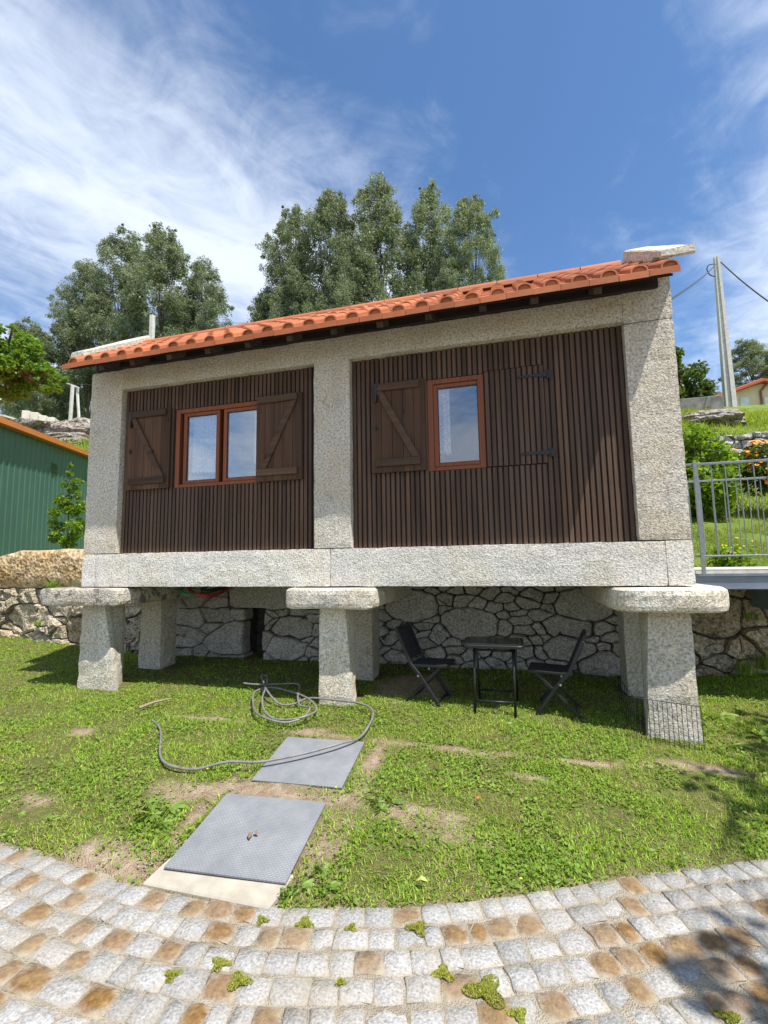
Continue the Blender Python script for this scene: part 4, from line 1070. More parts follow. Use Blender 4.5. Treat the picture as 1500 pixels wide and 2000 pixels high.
# small wire border fence round the right support
wf = thing('wire_border_fence', 'low black wire border fence around the foot of the right stone support', 'wire fence', (1.05, 3.86, 0.2))
p0, p1 = Vector((0.845, 3.90, 0)), Vector((1.262, 3.86, 0))
MB().tube([(p0.x, p0.y, 0.462), (p1.x, p1.y, 0.432)], 0.0028, 6).build('top_wire', 'iron', wf)
for i in range(15):
    q = p0.lerp(p1, i / 14); zz = 0.462 - 0.03 * i / 14
    MB().tube([(q.x, q.y, 0.12), (q.x, q.y, zz)], 0.0022, 5).build('wire', 'iron', wf)
MB().tube([(p0.x, p0.y, 0.462), (0.86, 4.5, 0.47)], 0.0028, 6).build('top_wire', 'iron', wf)
for i in range(1, 8):
    q = p0.lerp(Vector((0.86, 4.5, 0)), i / 7)
    MB().tube([(q.x, q.y, 0.15), (q.x, q.y, 0.462)], 0.0022, 5).build('wire', 'iron', wf)

# ------------------------------------------------------------------ garden hose and twig
def smooth_path(pts, k=8, closed=False):
    sp = [Vector(p) for p in pts]; pp = []
    for i in range(len(sp) - 1):
        for t in range(k):
            a = sp[max(0, i - 1)]; b_ = sp[i]; c_ = sp[i + 1]; d_ = sp[min(len(sp) - 1, i + 2)]; t_ = t / k
            pp.append(0.5 * ((2 * b_) + (c_ - a) * t_ + (2 * a - 5 * b_ + 4 * c_ - d_) * t_ ** 2 + (3 * b_ - a - 3 * c_ + d_) * t_ ** 3))
    return pp + [sp[-1]]
hp = [(-3.00, 3.42), (-2.84, 3.32), (-2.69, 3.17), (-2.48, 2.92), (-2.34, 2.81), (-2.20, 2.77), (-2.06, 2.78), (-1.89, 2.85), (-1.69, 2.88), (-1.55, 2.95), (-1.39, 3.06), (-1.21, 3.22), (-1.12, 3.38), (-1.10, 3.61), (-1.16, 3.80), (-1.31, 3.90), (-1.54, 3.93), (-1.78, 3.93),
      (-1.90, 3.86), (-2.03, 3.85), (-2.21, 3.96), (-2.40, 4.22), (-2.53, 4.42), (-2.46, 4.40), (-2.30, 4.10), (-2.17, 3.80), (-2.05, 3.62), (-1.90, 3.51), (-1.74, 3.50), (-1.63, 3.57), (-1.62, 3.72), (-1.71, 3.85), (-1.84, 3.95), (-2.05, 4.10), (-2.28, 4.16), (-2.36, 4.00), (-2.25, 3.78), (-2.10, 3.58), (-1.92, 3.46), (-1.76, 3.46), (-1.66, 3.56), (-1.68, 3.72), (-1.80, 3.79), (-1.9, 3.95), (-2.05, 4.28), (-2.28, 4.31), (-2.49, 4.23), (-2.62, 4.22)]
hz = []
for i, (x, y) in enumerate(hp):
    z = float(ground_z(x, y)) + 0.034
    if 7 <= i <= 11: z += 0.022
    if 20 <= i <= 25: z += 0.06
    if 26 <= i: z += 0.02 + 0.008 * (i % 3)
    if i < 2: z -= 0.02
    if i in (13, 14, 15, 16, 17): z += 0.03
    hz.append((x, y, z))
o = MB().tube(smooth_path(hz), 0.009, 8).build('garden_hose', 'hose', None, smooth=True)
tag(o, 'loose grey garden hose looping over the lawn and across the rear plate', 'hose')
tw = MB().tube([(-3.26, 3.56, 0.225), (-3.19, 3.66, 0.25), (-3.10, 3.78, 0.255)], 0.016, 6, 0.006).build('dry_stick', 'twig', None)
tag(tw, 'short dry stick lying on the grass left of the hose coil', 'stick')

# ------------------------------------------------------------------ grass, clover, weeds
def in_house_post(x, y):
    m = np.zeros(len(x), bool)
    for (a, b) in ((-4.47, -3.9), (-1.73, -1.36), (0.93, 1.31)):
        for (c, d) in ((3.97, 4.3), (4.82, 5.13)): m |= (x > a) & (x < b) & (y > c) & (y < d)
    return m
PL = [((-1.385, 2.335), R(3.6), 0.63, 0.575), ((-1.365, 3.06), R(3.2), 0.60, 0.565)]
def on_plate(x, y, mrg=0.0):
    m = np.zeros(len(x), bool)
    for (c, a, w_, h_) in PL:
        dx, dy = x - c[0], y - c[1]; u_ = dx * math.cos(a) + dy * math.sin(a); v_ = -dx * math.sin(a) + dy * math.cos(a)
        m |= (abs(u_) < w_ / 2 + mrg) & (abs(v_) < h_ / 2 + mrg)
    m |= (x > -1.74) & (x < -1.05) & (y < 2.1)
    return m
def npnoise(x, y, sc, sd):
    r = np.random.default_rng(sd); G = r.random((64, 64))
    u_ = (x * sc) % 63; v_ = (y * sc) % 63; i = u_.astype(int); j = v_.astype(int); f = u_ - i; g = v_ - j
    f = f * f * (3 - 2 * f); g = g * g * (3 - 2 * g)
    return (G[i, j] * (1 - f) + G[(i + 1) % 64, j] * f) * (1 - g) + (G[i, (j + 1) % 64] * (1 - f) + G[(i + 1) % 64, (j + 1) % 64] * f) * g
def scatter(n, x0=-8.6, x1=3.4, y1=5.52):
    x = rng.uniform(x0, x1, n); e = edge(x); y = e - 0.045 + (y1 - e + 0.045) * rng.random(n)
    # more where it shows large
    k = rng.random(n) < np.clip(2.6 / np.hypot(x, y), 0.25, 1.0)
    x, y = x[k], y[k]
    b = bare(x, y) * (0.55 + 0.6 * npnoise(x, y, 9, 5))
    dens = np.clip(1.15 - 1.25 * b, 0, 1) * np.clip(0.35 + 1.1 * npnoise(x, y, 6, 3), 0.25, 1)
    und = (y > 4.35) & (x > -4.6) & (x < 1.4)
    dens = np.where(und, dens * 0.3, dens)
    rag = y < edge(x) + 0.075 * (npnoise(x, y, 9, 8) - 0.62)
    k = (rng.random(len(x)) < dens) & ~in_house_post(x, y) & ~on_plate(x, y, 0.012) & ~rag
    return x[k], y[k]
def blades(x, y, z, h, wd, lean=0.8, curl=0.5):
    n = len(x); a = rng.uniform(0, 2 * np.pi, n); l = rng.random(n) ** 0.7 * lean
    dx, dy = np.cos(a), np.sin(a); sxv, syv = -dy, dx
    V = np.empty((n, 5, 3))
    for k, (t, ws) in enumerate(((0, 1.0), (0, -1.0), (0.55, 0.8), (0.55, -0.8), (1.0, 0))):
        off = l * h * (t ** (1 + curl)) ; hh = h * (t - 0.35 * l * t * t)
        V[:, k, 0] = x + dx * off + sxv * ws * wd / 2; V[:, k, 1] = y + dy * off + syv * ws * wd / 2; V[:, k, 2] = z + hh
    b = (np.arange(n) * 5)[:, None]
    F = np.concatenate([b + np.array([[0, 1, 3]]), b + np.array([[0, 3, 2]]), b + np.array([[2, 3, 4]])], 0)
    return V.reshape(-1, 3), F
def grass_z(x, y):
    return ground_z(x, y) - 0.004
x, y = scatter(520000)
h = rng.uniform(0.014, 0.034, len(x)) * (0.75 + 0.6 * npnoise(x, y, 4, 9))
wallfoot = (y > 5.3); h = np.where(wallfoot, h * 1.5, h)
V, F = blades(x, y, grass_z(x, y), h, rng.uniform(0.0035, 0.0065, len(x)), 1.3)
g = link('lawn_grass', fast_mesh('lawn_grass', V, F), None, 'grass'); tag(g, 'short mown grass of the lawn in front of the granary', 'grass', kind='stuff')
# clover and small broad leaves
x, y = scatter(170000)
k = npnoise(x, y, 3.2, 21) > 0.42; x, y = x[k], y[k]; n = len(x)
z = grass_z(x, y) + rng.uniform(0.008, 0.034, n)
a = rng.uniform(0, 2 * np.pi, n); s = rng.uniform(0.006, 0.013, n); tl1 = rng.normal(0, 0.35, n); tl2 = rng.normal(0, 0.35, n)
V = np.empty((n, 4, 3))
for q, (u_, v_) in enumerate(((-1, 0), (0, -0.65), (1, 0), (0, 0.65))):
    du, dv = u_ * s, v_ * s
    V[:, q, 0] = x + du * np.cos(a) - dv * np.sin(a); V[:, q, 1] = y + du * np.sin(a) + dv * np.cos(a); V[:, q, 2] = z + du * tl1 + dv * tl2
F = (np.arange(n) * 4)[:, None] + np.array([[0, 1, 2, 3]])
g = link('clover', fast_mesh('clover', V.reshape(-1, 3), F), None, 'clover'); tag(g, 'clover and small broad leaves mixed in the lawn', 'clover', kind='stuff')
# rosettes of broad weeds
def rosette(cx, cy, cz, n, L, out):
    for i in range(n):
        a = random.uniform(0, 6.28); l = L * random.uniform(0.6, 1.15); w_ = l * random.uniform(0.16, 0.28); up = random.uniform(0.15, 0.7)
        dx, dy = math.cos(a), math.sin(a); b = len(out[0])
        prof = ((0.05, 0.25), (0.35, 0.8), (0.65, 1.0), (0.88, 0.6))
        for t, ww in prof:
            zz = cz + l * up * (t - 0.75 * t * t) + 0.006
            for sg in (-1, 1): out[0].append((cx + dx * l * t - dy * sg * w_ / 2 * ww, cy + dy * l * t + dx * sg * w_ / 2 * ww, zz + 0.004 * sg))
        out[0].append((cx + dx * l, cy + dy * l, cz + l * up * 0.25 + 0.004))
        for k_ in range(3): out[1].append((b + 2 * k_, b + 2 * k_ + 1, b + 2 * k_ + 3)); out[1].append((b + 2 * k_, b + 2 * k_ + 3, b + 2 * k_ + 2))
        out[1].append((b + 6, b + 7, b + 8))
out = ([], [])
x, y = scatter(3600)
for i in range(len(x)):
    L = random.uniform(0.018, 0.04) * (1.25 if random.random() < 0.15 else 1)
    rosette(x[i], y[i], float(ground_z(x[i], y[i])), random.randint(5, 9), L, out)
for (cx, cy, n_, L) in ((-2.05, 2.36, 22, 0.095), (-1.98, 2.42, 20, 0.09), (-1.93, 2.31, 18, 0.08), (-2.15, 2.44, 16, 0.08), (-2.08, 2.30, 14, 0.07), (-0.92, 2.18, 18, 0.07), (-0.98, 2.08, 16, 0.065), (-1.02, 2.03, 14, 0.06), (-0.86, 2.10, 14, 0.06), (-0.80, 2.72, 14, 0.07), (-0.72, 2.74, 14, 0.07), (-0.76, 2.66, 12, 0.06), (-1.86, 2.86, 10, 0.07), (1.6, 4.5, 12, 0.12), (1.75, 4.2, 12, 0.13), (1.5, 4.0, 10, 0.10)):
    rosette(cx, cy, float(ground_z(cx, cy)), n_, L, out)
g = link('lawn_weeds', fast_mesh('lawn_weeds', np.array(out[0]), np.array(out[1])), None, 'weed'); tag(g, 'broad leaved weed rosettes scattered through the lawn', 'weeds', kind='stuff')
# dry bits
x, y = scatter(26000)
V, F = blades(x, y, grass_z(x, y) + 0.006, rng.uniform(0.02, 0.045, len(x)), rng.uniform(0.002, 0.004, len(x)), 2.6)
g = link('dry_grass', fast_mesh('dry_grass', V, F), None, 'straw'); tag(g, 'dry yellow grass stalks lying in the lawn', 'dry grass', kind='stuff')
# gravel on the bare soil
n = 9000; x = rng.uniform(-4, 1.6, n); y = rng.uniform(1.9, 4.9, n); k = (rng.random(n) < bare(x, y)) & ~on_plate(x, y, 0.004) & (y > edge(x) - 0.02); x, y = x[k], y[k]; n = len(x)
z = ground_z(x, y); s = rng.uniform(0.002, 0.0065, n)
O = np.array([(1, 0, 0), (-1, 0, 0), (0, 1, 0), (0, -1, 0), (0, 0, 0.8), (0, 0, -0.8)])
V = (O[None] * s[:, None, None] * rng.uniform(0.6, 1.3, (n, 6, 1)) + np.stack([x, y, z + s * 0.3], 1)[:, None]).reshape(-1, 3)
T = np.array([(0, 2, 4), (2, 1, 4), (1, 3, 4), (3, 0, 4), (2, 0, 5), (1, 2, 5), (3, 1, 5), (0, 3, 5)])
F = ((np.arange(n) * 6)[:, None, None] + T[None]).reshape(-1, 3)
g = link('gravel', fast_mesh('gravel', V, F), None, 'concrete_pad'); tag(g, 'small gravel on the bare soil around the metal plates', 'gravel', kind='stuff')
# weeds rooted in the paving joints, one by one
def joint_weed(x, y, r, n, label, k_):
    rr = np.random.default_rng(k_); a = rr.uniform(0, 6.28, n); d = 0.62 * r * np.minimum(np.abs(rr.normal(0, 1, n)), 1.6)
    d = d * (0.75 + 0.35 * np.sin(3 * a + k_))
    X = x + d * np.cos(a); Y = y + 0.85 * d * np.sin(a); Z = 0.004 + 0.011 * (1 - d / r / 1.3) * rr.random(n)
    V = np.empty((n, 4, 3)); s = rr.uniform(0.0022, 0.005, n); t = rr.uniform(0, 6.28, n); t1 = rr.normal(0, 0.6, n); t2 = rr.normal(0, 0.6, n)
    for q, (u_, v_) in enumerate(((-1, 0), (0, -0.6), (1, 0), (0, 0.6))):
        du, dv = u_ * s, v_ * s
        V[:, q, 0] = X + du * np.cos(t) - dv * np.sin(t); V[:, q, 1] = Y + du * np.sin(t) + dv * np.cos(t); V[:, q, 2] = Z + du * t1 + dv * t2
    o = link('joint_weed', fast_mesh('joint_weed', V.reshape(-1, 3), (np.arange(n) * 4)[:, None] + np.array([[0, 1, 2, 3]])), None, 'joint_weed')
    tag(o, label, 'weed', 'weeds growing in the paving joints')
def unproj0(px, py, z=0.0):
    d = CR * ((px - 750) / 900) - CU * ((py - 1000) / 900) + CF
    t = (z - CAM.z) / d.z; return CAM.x + d.x * t, CAM.y + d.y * t
for i, (qx, qy, r, lab) in enumerate(((595, 1806, 0.042, 'green weed clump in the joint just below the concrete strip corner'), (686, 1815, 0.028, 'small weed clump in the second row of setts below the lawn'), (815, 1815, 0.045, 'yellow green weed clump in the paving below the middle of the lawn edge'),
        (335, 1908, 0.036, 'flat weed clump in the paving at the lower left'), (430, 1885, 0.04, 'reddish weed clump in the paving left of centre'), (467, 1918, 0.045, 'round weed clump just below the reddish one'), (666, 1921, 0.02, 'tiniest weed clump in the paving near the bottom centre'),
        (865, 1904, 0.042, 'dark green weed clump in the paving right of centre'), (950, 1938, 0.075, 'largest yellow green weed patch on the paving'), (1012, 1985, 0.035, 'weed clump at the bottom edge below the largest weed patch'), (1425, 1992, 0.04, 'weed clump in the shaded paving at the bottom right'), (512, 1715 + 85, 0.03, 'weed clump in the joint left below the concrete strip'))):
    x, y = unproj0(qx, qy); joint_weed(x, y, r, int(800 * (r / 0.04) ** 2) + 160, lab, 40 + i)

# ------------------------------------------------------------------ foliage helpers
def leaf_quads(C, s, el=2.2, droop=0.0, up=0.3, r_=None):
    """C (n,3) centres, s (n) half-lengths -> V,F of bent leaf quads"""
    r = r_ or rng; n = len(C)
    d = r.normal(0, 1, (n, 3)); d[:, 2] = d[:, 2] * 0.7 - droop; d /= np.linalg.norm(d, axis=1)[:, None]
    q = r.normal(0, 1, (n, 3)); q[:, 2] += up; w_ = np.cross(d, q); w_ /= np.linalg.norm(w_, axis=1)[:, None] + 1e-9
    V = np.empty((n, 4, 3)); s = s[:, None]
    V[:, 0] = C - d * s; V[:, 1] = C + w_ * s / el; V[:, 2] = C + d * s; V[:, 3] = C - w_ * s / el
    F = (np.arange(n) * 4)[:, None] + np.array([[0, 1, 2, 3]])
    return V.reshape(-1, 3), F
def puff(r, c, rad, n, fill=0.55):
    u = r.normal(0, 1, (n, 3)); u /= np.linalg.norm(u, axis=1)[:, None]
    rr = rad * (fill + (1 - fill) * r.random(n) ** 0.5) * (0.85 + 0.3 * r.random(n))
    p = u * rr[:, None] * np.array([1, 1, 0.85])
    return p + np.array(c)
def euc_meshes(k):
    r = np.random.default_rng(100 + k); rr = random.Random(100 + k)
    H = 1.0                                                     # unit height 24 m
    tall = 24.0
    b = MB(); C = []; 
    lean = (rr.uniform(-0.05, 0.05), rr.uniform(-0.05, 0.05))
    tr = [Vector((lean[0] * z + 0.25 * math.sin(z * 0.35 + k), lean[1] * z + 0.2 * math.cos(z * 0.3), z)) for z in np.linspace(0, tall * 0.88, 9)]
    b.tube(tr, 0.20, 7, 0.03)
    ncl = 96
    low = (0.20, 0.38, 0.30, 0.26)[k % 4]
    for i in range(ncl):
        t = low + (0.98 - low) * ((i + 0.5) / ncl) ** 0.9
        z = tall * t
        base = tr[min(8, int(t * 0.88 * 8))]
        env = math.sin(math.pi * min(1, (t - low + 0.12) / (1.12 - low))) ** 0.7
        R_ = (2.5 + 0.7 * (k % 3 == 1)) * env + 0.3
        a = i * 2.4 + rr.uniform(-0.5, 0.5); d = R_ * (0.25 + 0.75 * rr.random() ** 0.6)
        c = Vector((base.x + d * math.cos(a), base.y + d * math.sin(a), z + rr.uniform(-0.5, 0.5)))
        rad = rr.uniform(0.5, 1.05) * (0.7 + 0.4 * env)
        st = tr[max(0, min(8, int((t * 0.88 - 0.10) * 8)))]
        if i % 3 == 0: b.tube([st, st.lerp(c, 0.55) + Vector((0, 0, 0.35)), c], 0.05, 5, 0.012)
        q_ = puff(r, (0, 0, 0), rad, int((430 + 480 * rr.random()) * rad ** 1.8), 0.12)
        ax_ = rr.uniform(0, 3.1); sq = rr.uniform(0.55, 0.95)
        q_ = q_ * np.array((sq * 1.05, 1.0, rr.uniform(1.0, 1.5))); q_ = np.stack([q_[:, 0] * math.cos(ax_) - q_[:, 1] * math.sin(ax_), q_[:, 0] * math.sin(ax_) + q_[:, 1] * math.cos(ax_), q_[:, 2] - 0.12 * (q_[:, 0] ** 2 + q_[:, 1] ** 2)], 1)
        C.append(q_ + np.array(c))
        for _ in range(4):
            c2 = c + Vector((rr.uniform(-0.85, 0.85), rr.uniform(-0.85, 0.85), rr.uniform(-1.0, 0.85))) * rad
            C.append(puff(r, c2, rad * rr.uniform(0.25, 0.5), int(95 * rad), 0.1))
    C = np.concatenate(C); n = len(C)
    V, F = leaf_quads(C, r.uniform(0.06, 0.125, n), 2.8, 0.7, 0.1, r)
    crown = fast_mesh('crown', V, F); crown.materials.append(MAT['euc'])
    trunk = mesh('trunk', b.V, b.F, True); trunk.materials.append(MAT['euc_bark'])
    return trunk, crown
EU = [euc_meshes(k) for k in range(4)]
def euc(x, y, ztop, wide, k, label, rot):
    zb = float(hill_z(x, y)) - 0.3; h = (ztop - zb) * 0.905
    t = thing('eucalyptus_tree', label, 'tree', (x, y, zb), 'eucalyptus trees on the hill behind the house')
    t.rotation_euler.z = rot; s = h / 24.0; t.scale = (wide * s, wide * s, s)
    for nm, me in (('trunk', EU[k][0]), ('crown', EU[k][1])):
        o = bpy.data.objects.new(nm, me); col.objects.link(o); local(o, t)
EUL = [(-62.0, 46, 38.0, 1.25, 0, 'leftmost and lowest eucalyptus at the far left edge of the hill'),
       (-56.5, 48, 40.0, 1.15, 2, 'short eucalyptus second from the left edge on the hill'),
       (-51.5, 46, 44.5, 1.10, 3, 'eucalyptus with a peaked crown left of the tallest one in the left clump'),
       (-45.5, 45, 48.5, 1.05, 0, 'tallest eucalyptus of the left clump, rising above the white coping stone'),
       (-39.5, 45, 46.5, 1.15, 2, 'eucalyptus right of the tallest one in the left clump'),
       (-34.0, 46, 41.5, 1.10, 3, 'rightmost eucalyptus of the left clump, beside the sky gap'),
       (-43.0, 52, 42.0, 1.20, 0, 'eucalyptus standing behind the middle of the left clump'),
       (-55.0, 42, 33.0, 1.30, 2, 'low bushy eucalyptus in front of the left clump'),
       (-27.2, 47, 35.5, 1.05, 2, 'low eucalyptus at the left foot of the right clump'),
       (-23.2, 45, 46.3, 1.00, 0, 'left tall eucalyptus of the right clump with a rounded top'),
       (-17.8, 46, 46.8, 1.00, 1, 'second tall eucalyptus of the right clump with bare pale trunks'),
       (-12.4, 46, 48.5, 1.02, 3, 'tallest eucalyptus of the right clump, above the middle of the roof'),
       (-7.6, 47, 46.8, 0.95, 0, 'narrow eucalyptus just right of the tallest one in the right clump'),
       (-2.2, 47, 43.2, 0.92, 1, 'rightmost eucalyptus of the right clump with an open crown'),
       (-15.2, 43, 36.5, 1.00, 2, 'shorter eucalyptus in front of the middle of the right clump'),
       (-20.4, 43, 36.0, 0.95, 3, 'shorter eucalyptus in front of the left part of the right clump'),
       (-4.6, 44, 34.5, 0.85, 2, 'low eucalyptus right of centre just above the roof ridge')]
for i, (x, y, zt_, wd, k, lab) in enumerate(EUL): euc(x, y, zt_, wd, k, lab, i * 1.9)

def cloud_tree(name, label, cat, loc, trunk_pts, r0, r1, puffs, n, leaf, m, bark='bark', group=None, el=1.6, seed=1, limbs=True, droop=0.2):
    r = np.random.default_rng(seed); t = thing(name, label, cat, loc, group)
    b = MB().tube(trunk_pts, r0, 8, r1)
    for (c, rad) in puffs:
        if limbs:
            s = min(trunk_pts, key=lambda p: (Vector(p) - Vector(c)).length); s = Vector(s)
            b.tube([s, s.lerp(Vector(c), 0.5) + Vector((0, 0, 0.05)), Vector(c)], r1 * 0.9, 5, r1 * 0.3)
    b.build('trunk', bark, t, smooth=True)
    tot = sum(rad ** 2 for _, rad in puffs)
    C = np.concatenate([puff(r, c, rad, max(20, int(n * rad ** 2 / tot)), 0.4) for c, rad in puffs])
    V, F = leaf_quads(C, r.uniform(leaf * 0.6, leaf * 1.2, len(C)), el, droop, 0.8, r)
    link('crown', fast_mesh('crown', V, F), t, m)
    return t
def rand_puffs(seed, c, R3, n, r0, r1):
    rr = random.Random(seed); out = []
    for i in range(n):
        while True:
            p = [rr.uniform(-1, 1) for _ in range(3)]
            if 0.2 < sum(q * q for q in p) < 1: break
        out.append(((c[0] + p[0] * R3[0], c[1] + p[1] * R3[1], c[2] + p[2] * R3[2]), rr.uniform(r0, r1)))
    return out
# leafy branch reaching in at the left
cloud_tree('leafy_tree', 'bright green broadleaf tree whose crown reaches in at the left edge', 'tree', (-12.6, 7.6, 1.6), [(-12.6, 7.6, 1.4), (-12.5, 7.6, 3.2), (-12.2, 7.55, 4.6), (-11.6, 7.5, 5.8), (-11.0, 7.5, 6.1)], 0.13, 0.05,
           rand_puffs(3, (-11.3, 7.5, 6.1), (1.5, 0.9, 0.60), 52, 0.12, 0.30) + rand_puffs(4, (-10.2, 7.5, 5.75), (0.75, 0.6, 0.42), 22, 0.07, 0.17) + rand_puffs(6, (-11.0, 7.5, 6.7), (0.9, 0.6, 0.22), 16, 0.07, 0.16) + [((-9.55, 7.5, 5.72), 0.16), ((-9.35, 7.45, 5.55), 0.12), ((-9.5, 7.4, 5.30), 0.12), ((-10.4, 7.5, 5.4), 0.2), ((-10.8, 7.5, 5.35), 0.2)], 10500, 0.055, 'tree_leaf', seed=5)
# sapling in front of the shed
sp_ = rand_puffs(8, (-7.78, 6.62, 2.35), (0.34, 0.30, 0.5), 22, 0.07, 0.15) + [((-7.78, 6.6, 3.35), 0.05), ((-7.77, 6.6, 3.2), 0.07), ((-7.6, 6.6, 3.02), 0.10), ((-7.9, 6.62, 3.0), 0.08), ((-7.55, 6.58, 2.78), 0.09), ((-8.05, 6.6, 2.72), 0.07), ((-7.5, 6.6, 2.55), 0.11), ((-8.1, 6.6, 2.5), 0.1), ((-7.7, 6.6, 2.9), 0.1)]
cloud_tree('sapling', 'slim young green sapling standing before the green shed wall', 'tree', (-7.78, 6.6, 1.6), [(-7.78, 6.6, 1.55), (-7.77, 6.61, 2.2), (-7.79, 6.6, 2.8), (-7.78, 6.6, 3.42)], 0.016, 0.005, sp_, 3600, 0.030, 'bush_leaf', seed=9)
# right: shrub, flowers, trees
cloud_tree('garden_shrub', 'rounded bright green shrub behind the railing beside the right pillar', 'shrub', (3.35, 9.4, 2.2), [(3.35, 9.4, 2.1), (3.35, 9.4, 2.9)], 0.05, 0.02, rand_puffs(12, (3.42, 9.4, 2.95), (0.62, 0.5, 0.78), 34, 0.16, 0.30), 6500, 0.055, 'bush_leaf', seed=13)
def flowering(name, label, loc, c, R3, npf, nleaf, nfl, petal, seed, rad=0.028):
    r = np.random.default_rng(seed); rr = random.Random(seed)
    t = thing(name, label, 'flowers', loc)
    pf = rand_puffs(seed, c, R3, npf, 0.14, 0.24)
    C = np.concatenate([puff(r, q, ra, nleaf // npf, 0.4) for q, ra in pf])
    V, F = leaf_quads(C, r.uniform(0.03, 0.06, len(C)), 2.4, -0.3, 0.3, r)
    link('foliage', fast_mesh('foliage', V, F), t, 'dark_leaf' if petal == 'orange_petal' else 'bush_leaf')
    b = MB()
    for i in range(nfl):
        q, ra = rr.choice(pf); a = rr.uniform(0, 6.28); e = rr.uniform(-0.2, 1.3)
        p = Vector((q[0] + ra * 1.08 * math.cos(a) * math.cos(e), q[1] + ra * 1.08 * math.sin(a) * math.cos(e), q[2] + ra * 1.0 * math.sin(e) + 0.03))
        nrm = Vector((rr.uniform(-0.5, 0.5), rr.uniform(-0.9, 0.1), rr.uniform(0.4, 1))).normalized(); u_ = nrm.orthogonal().normalized(); v_ = nrm.cross(u_)
        s = rad * rr.uniform(0.7, 1.3)
        V = [p] + [p + s * (1.0 if k % 2 == 0 else 0.72) * (math.cos(k * math.pi / 6) * u_ + math.sin(k * math.pi / 6) * v_) + nrm * 0.008 for k in range(12)]
        b.add(V, [(0, k + 1, (k + 1) % 12 + 1) for k in range(12)])
    o = b.build('blossom', petal, t); o['kind'] = 'stuff'
    return t
flowering('flower_bush', 'wide bush of orange daisy flowers behind the railing at the right edge', (4.9, 9.9, 2.4), (4.78, 9.9, 2.98), (0.95, 0.4, 0.45), 40, 7500, 620, 'orange_petal', 31, 0.040)
flowering('yellow_flower_plant', 'small yellow flowering plant at the foot of the railing', (2.46, 6.3, 1.35), (2.50, 6.35, 1.45), (0.10, 0.08, 0.07), 6, 420, 40, 'yellow_petal', 33, 0.013)
cloud_tree('garden_tree', 'dense dark green tree behind the low wall right of the house', 'tree', (7.3, 21.5, 7.6), [(7.3, 21.5, 7.2), (7.3, 21.5, 8.4), (7.2, 21.5, 9.4)], 0.14, 0.05, rand_puffs(41, (7.15, 21.4, 8.8), (1.1, 0.8, 1.0), 30, 0.3, 0.5) + rand_puffs(42, (6.7, 21.4, 9.7), (0.55, 0.6, 0.9), 12, 0.25, 0.42) + [((8.15, 21.3, 8.5), 0.3), ((8.2, 21.3, 8.2), 0.3)], 9000, 0.10, 'dark_leaf', seed=43)
def far_tree(x, y, zb, h, k, lab, wide):
    t = thing('distant_tree', lab, 'tree', (x, y, zb), 'distant trees at the right edge'); s = h / 24.0; t.scale = (wide * s, wide * s, s); t.rotation_euler.z = x
    for nm, me in (('trunk', EU[k][0]), ('crown', EU[k][1])):
        o = bpy.data.objects.new(nm, me); col.objects.link(o); local(o, t)
far_tree(27.3, 60, 15.0, 11.3, 1, 'distant broad topped tree right of the concrete utility pole', 1.75)
far_tree(30.8, 61, 15.0, 9.6, 0, 'distant tree cut by the right edge beyond the red roof', 1.6)
far_tree(24.6, 64, 15.0, 8.4, 2, 'low distant tree directly behind the utility pole', 1.5)
# tree outside the frame at the right whose crown dapples the paving
cloud_tree('shade_tree', 'tree beside the lawn at the right, throwing dappled shade on the paving', 'tree', (4.3, 2.0, 0.0), [(4.3, 2.0, 0.0), (4.2, 2.0, 1.6), (4.0, 2.05, 3.0), (3.6, 2.1, 4.0), (3.1, 2.0, 4.7)], 0.10, 0.009,
           [((2.67, 1.05, 4.5), 0.13), ((2.92, 0.95, 4.5), 0.14), ((2.45, 0.92, 4.45), 0.11), ((2.78, 0.80, 4.6), 0.12), ((3.05, 1.3, 4.5), 0.15), ((3.3, 1.3, 4.7), 0.3), ((2.95, 1.05, 4.8), 0.2), ((3.1, 2.35, 4.4), 0.28), ((3.3, 2.6, 4.3), 0.28), ((3.5, 2.2, 4.6), 0.3), ((3.55, 3.2, 4.2), 0.26), ((3.75, 3.4, 4.3), 0.3), ((3.45, 3.0, 4.5), 0.2), ((3.8, 1.7, 4.9), 0.4), ((4.2, 2.4, 4.8), 0.45), ((3.9, 2.9, 4.7), 0.35)], 620, 0.07, 'tree_leaf', seed=51)

# ------------------------------------------------------------------ left background: shed, blocks, poles
A_ = Vector((-8.95, 6.2, 0)); B_ = Vector((-11.30, 10.35, 0)); dirv = (B_ - A_).normalized(); nrm = Vector((dirv.y, -dirv.x, 0))
if nrm.y > 0 or nrm.x < 0: nrm = -nrm if nrm.x < 0 else nrm
A2 = A_ - dirv * 2.0; LN = (B_ - A2).length
shed = thing('green_shed', 'dark green ribbed metal shed with an orange roof edge behind the left wall', 'shed', (-11.0, 8.5, 1.5))
def zroof(s): return 4.10 + (4.50 - 4.10) * (s - 2.0) / (LN - 2.0)
npan = 8
for i in range(npan):
    s0, s1 = LN * i / npan, LN * (i + 1) / npan - 0.004
    prof = []
    k = 4; wv = (s1 - s0) / k
    for j in range(k):
        a = s0 + j * wv
        prof += [(a, 0.0), (a + wv * 0.62, 0.0), (a + wv * 0.70, 0.014), (a + wv * 0.92, 0.014)]
    prof.append((s1, 0.0)); V = []; F = []
    for (s, o_) in prof:
        p = A2 + dirv * s + nrm * o_
        V += [(p.x, p.y, 1.45), (p.x, p.y, zroof(s) - 0.02)]
    for q in range(len(prof) - 1): F.append((2 * q, 2 * q + 2, 2 * q + 3, 2 * q + 1))
    mk('wall_sheet', V, F, 'shed_green', shed)
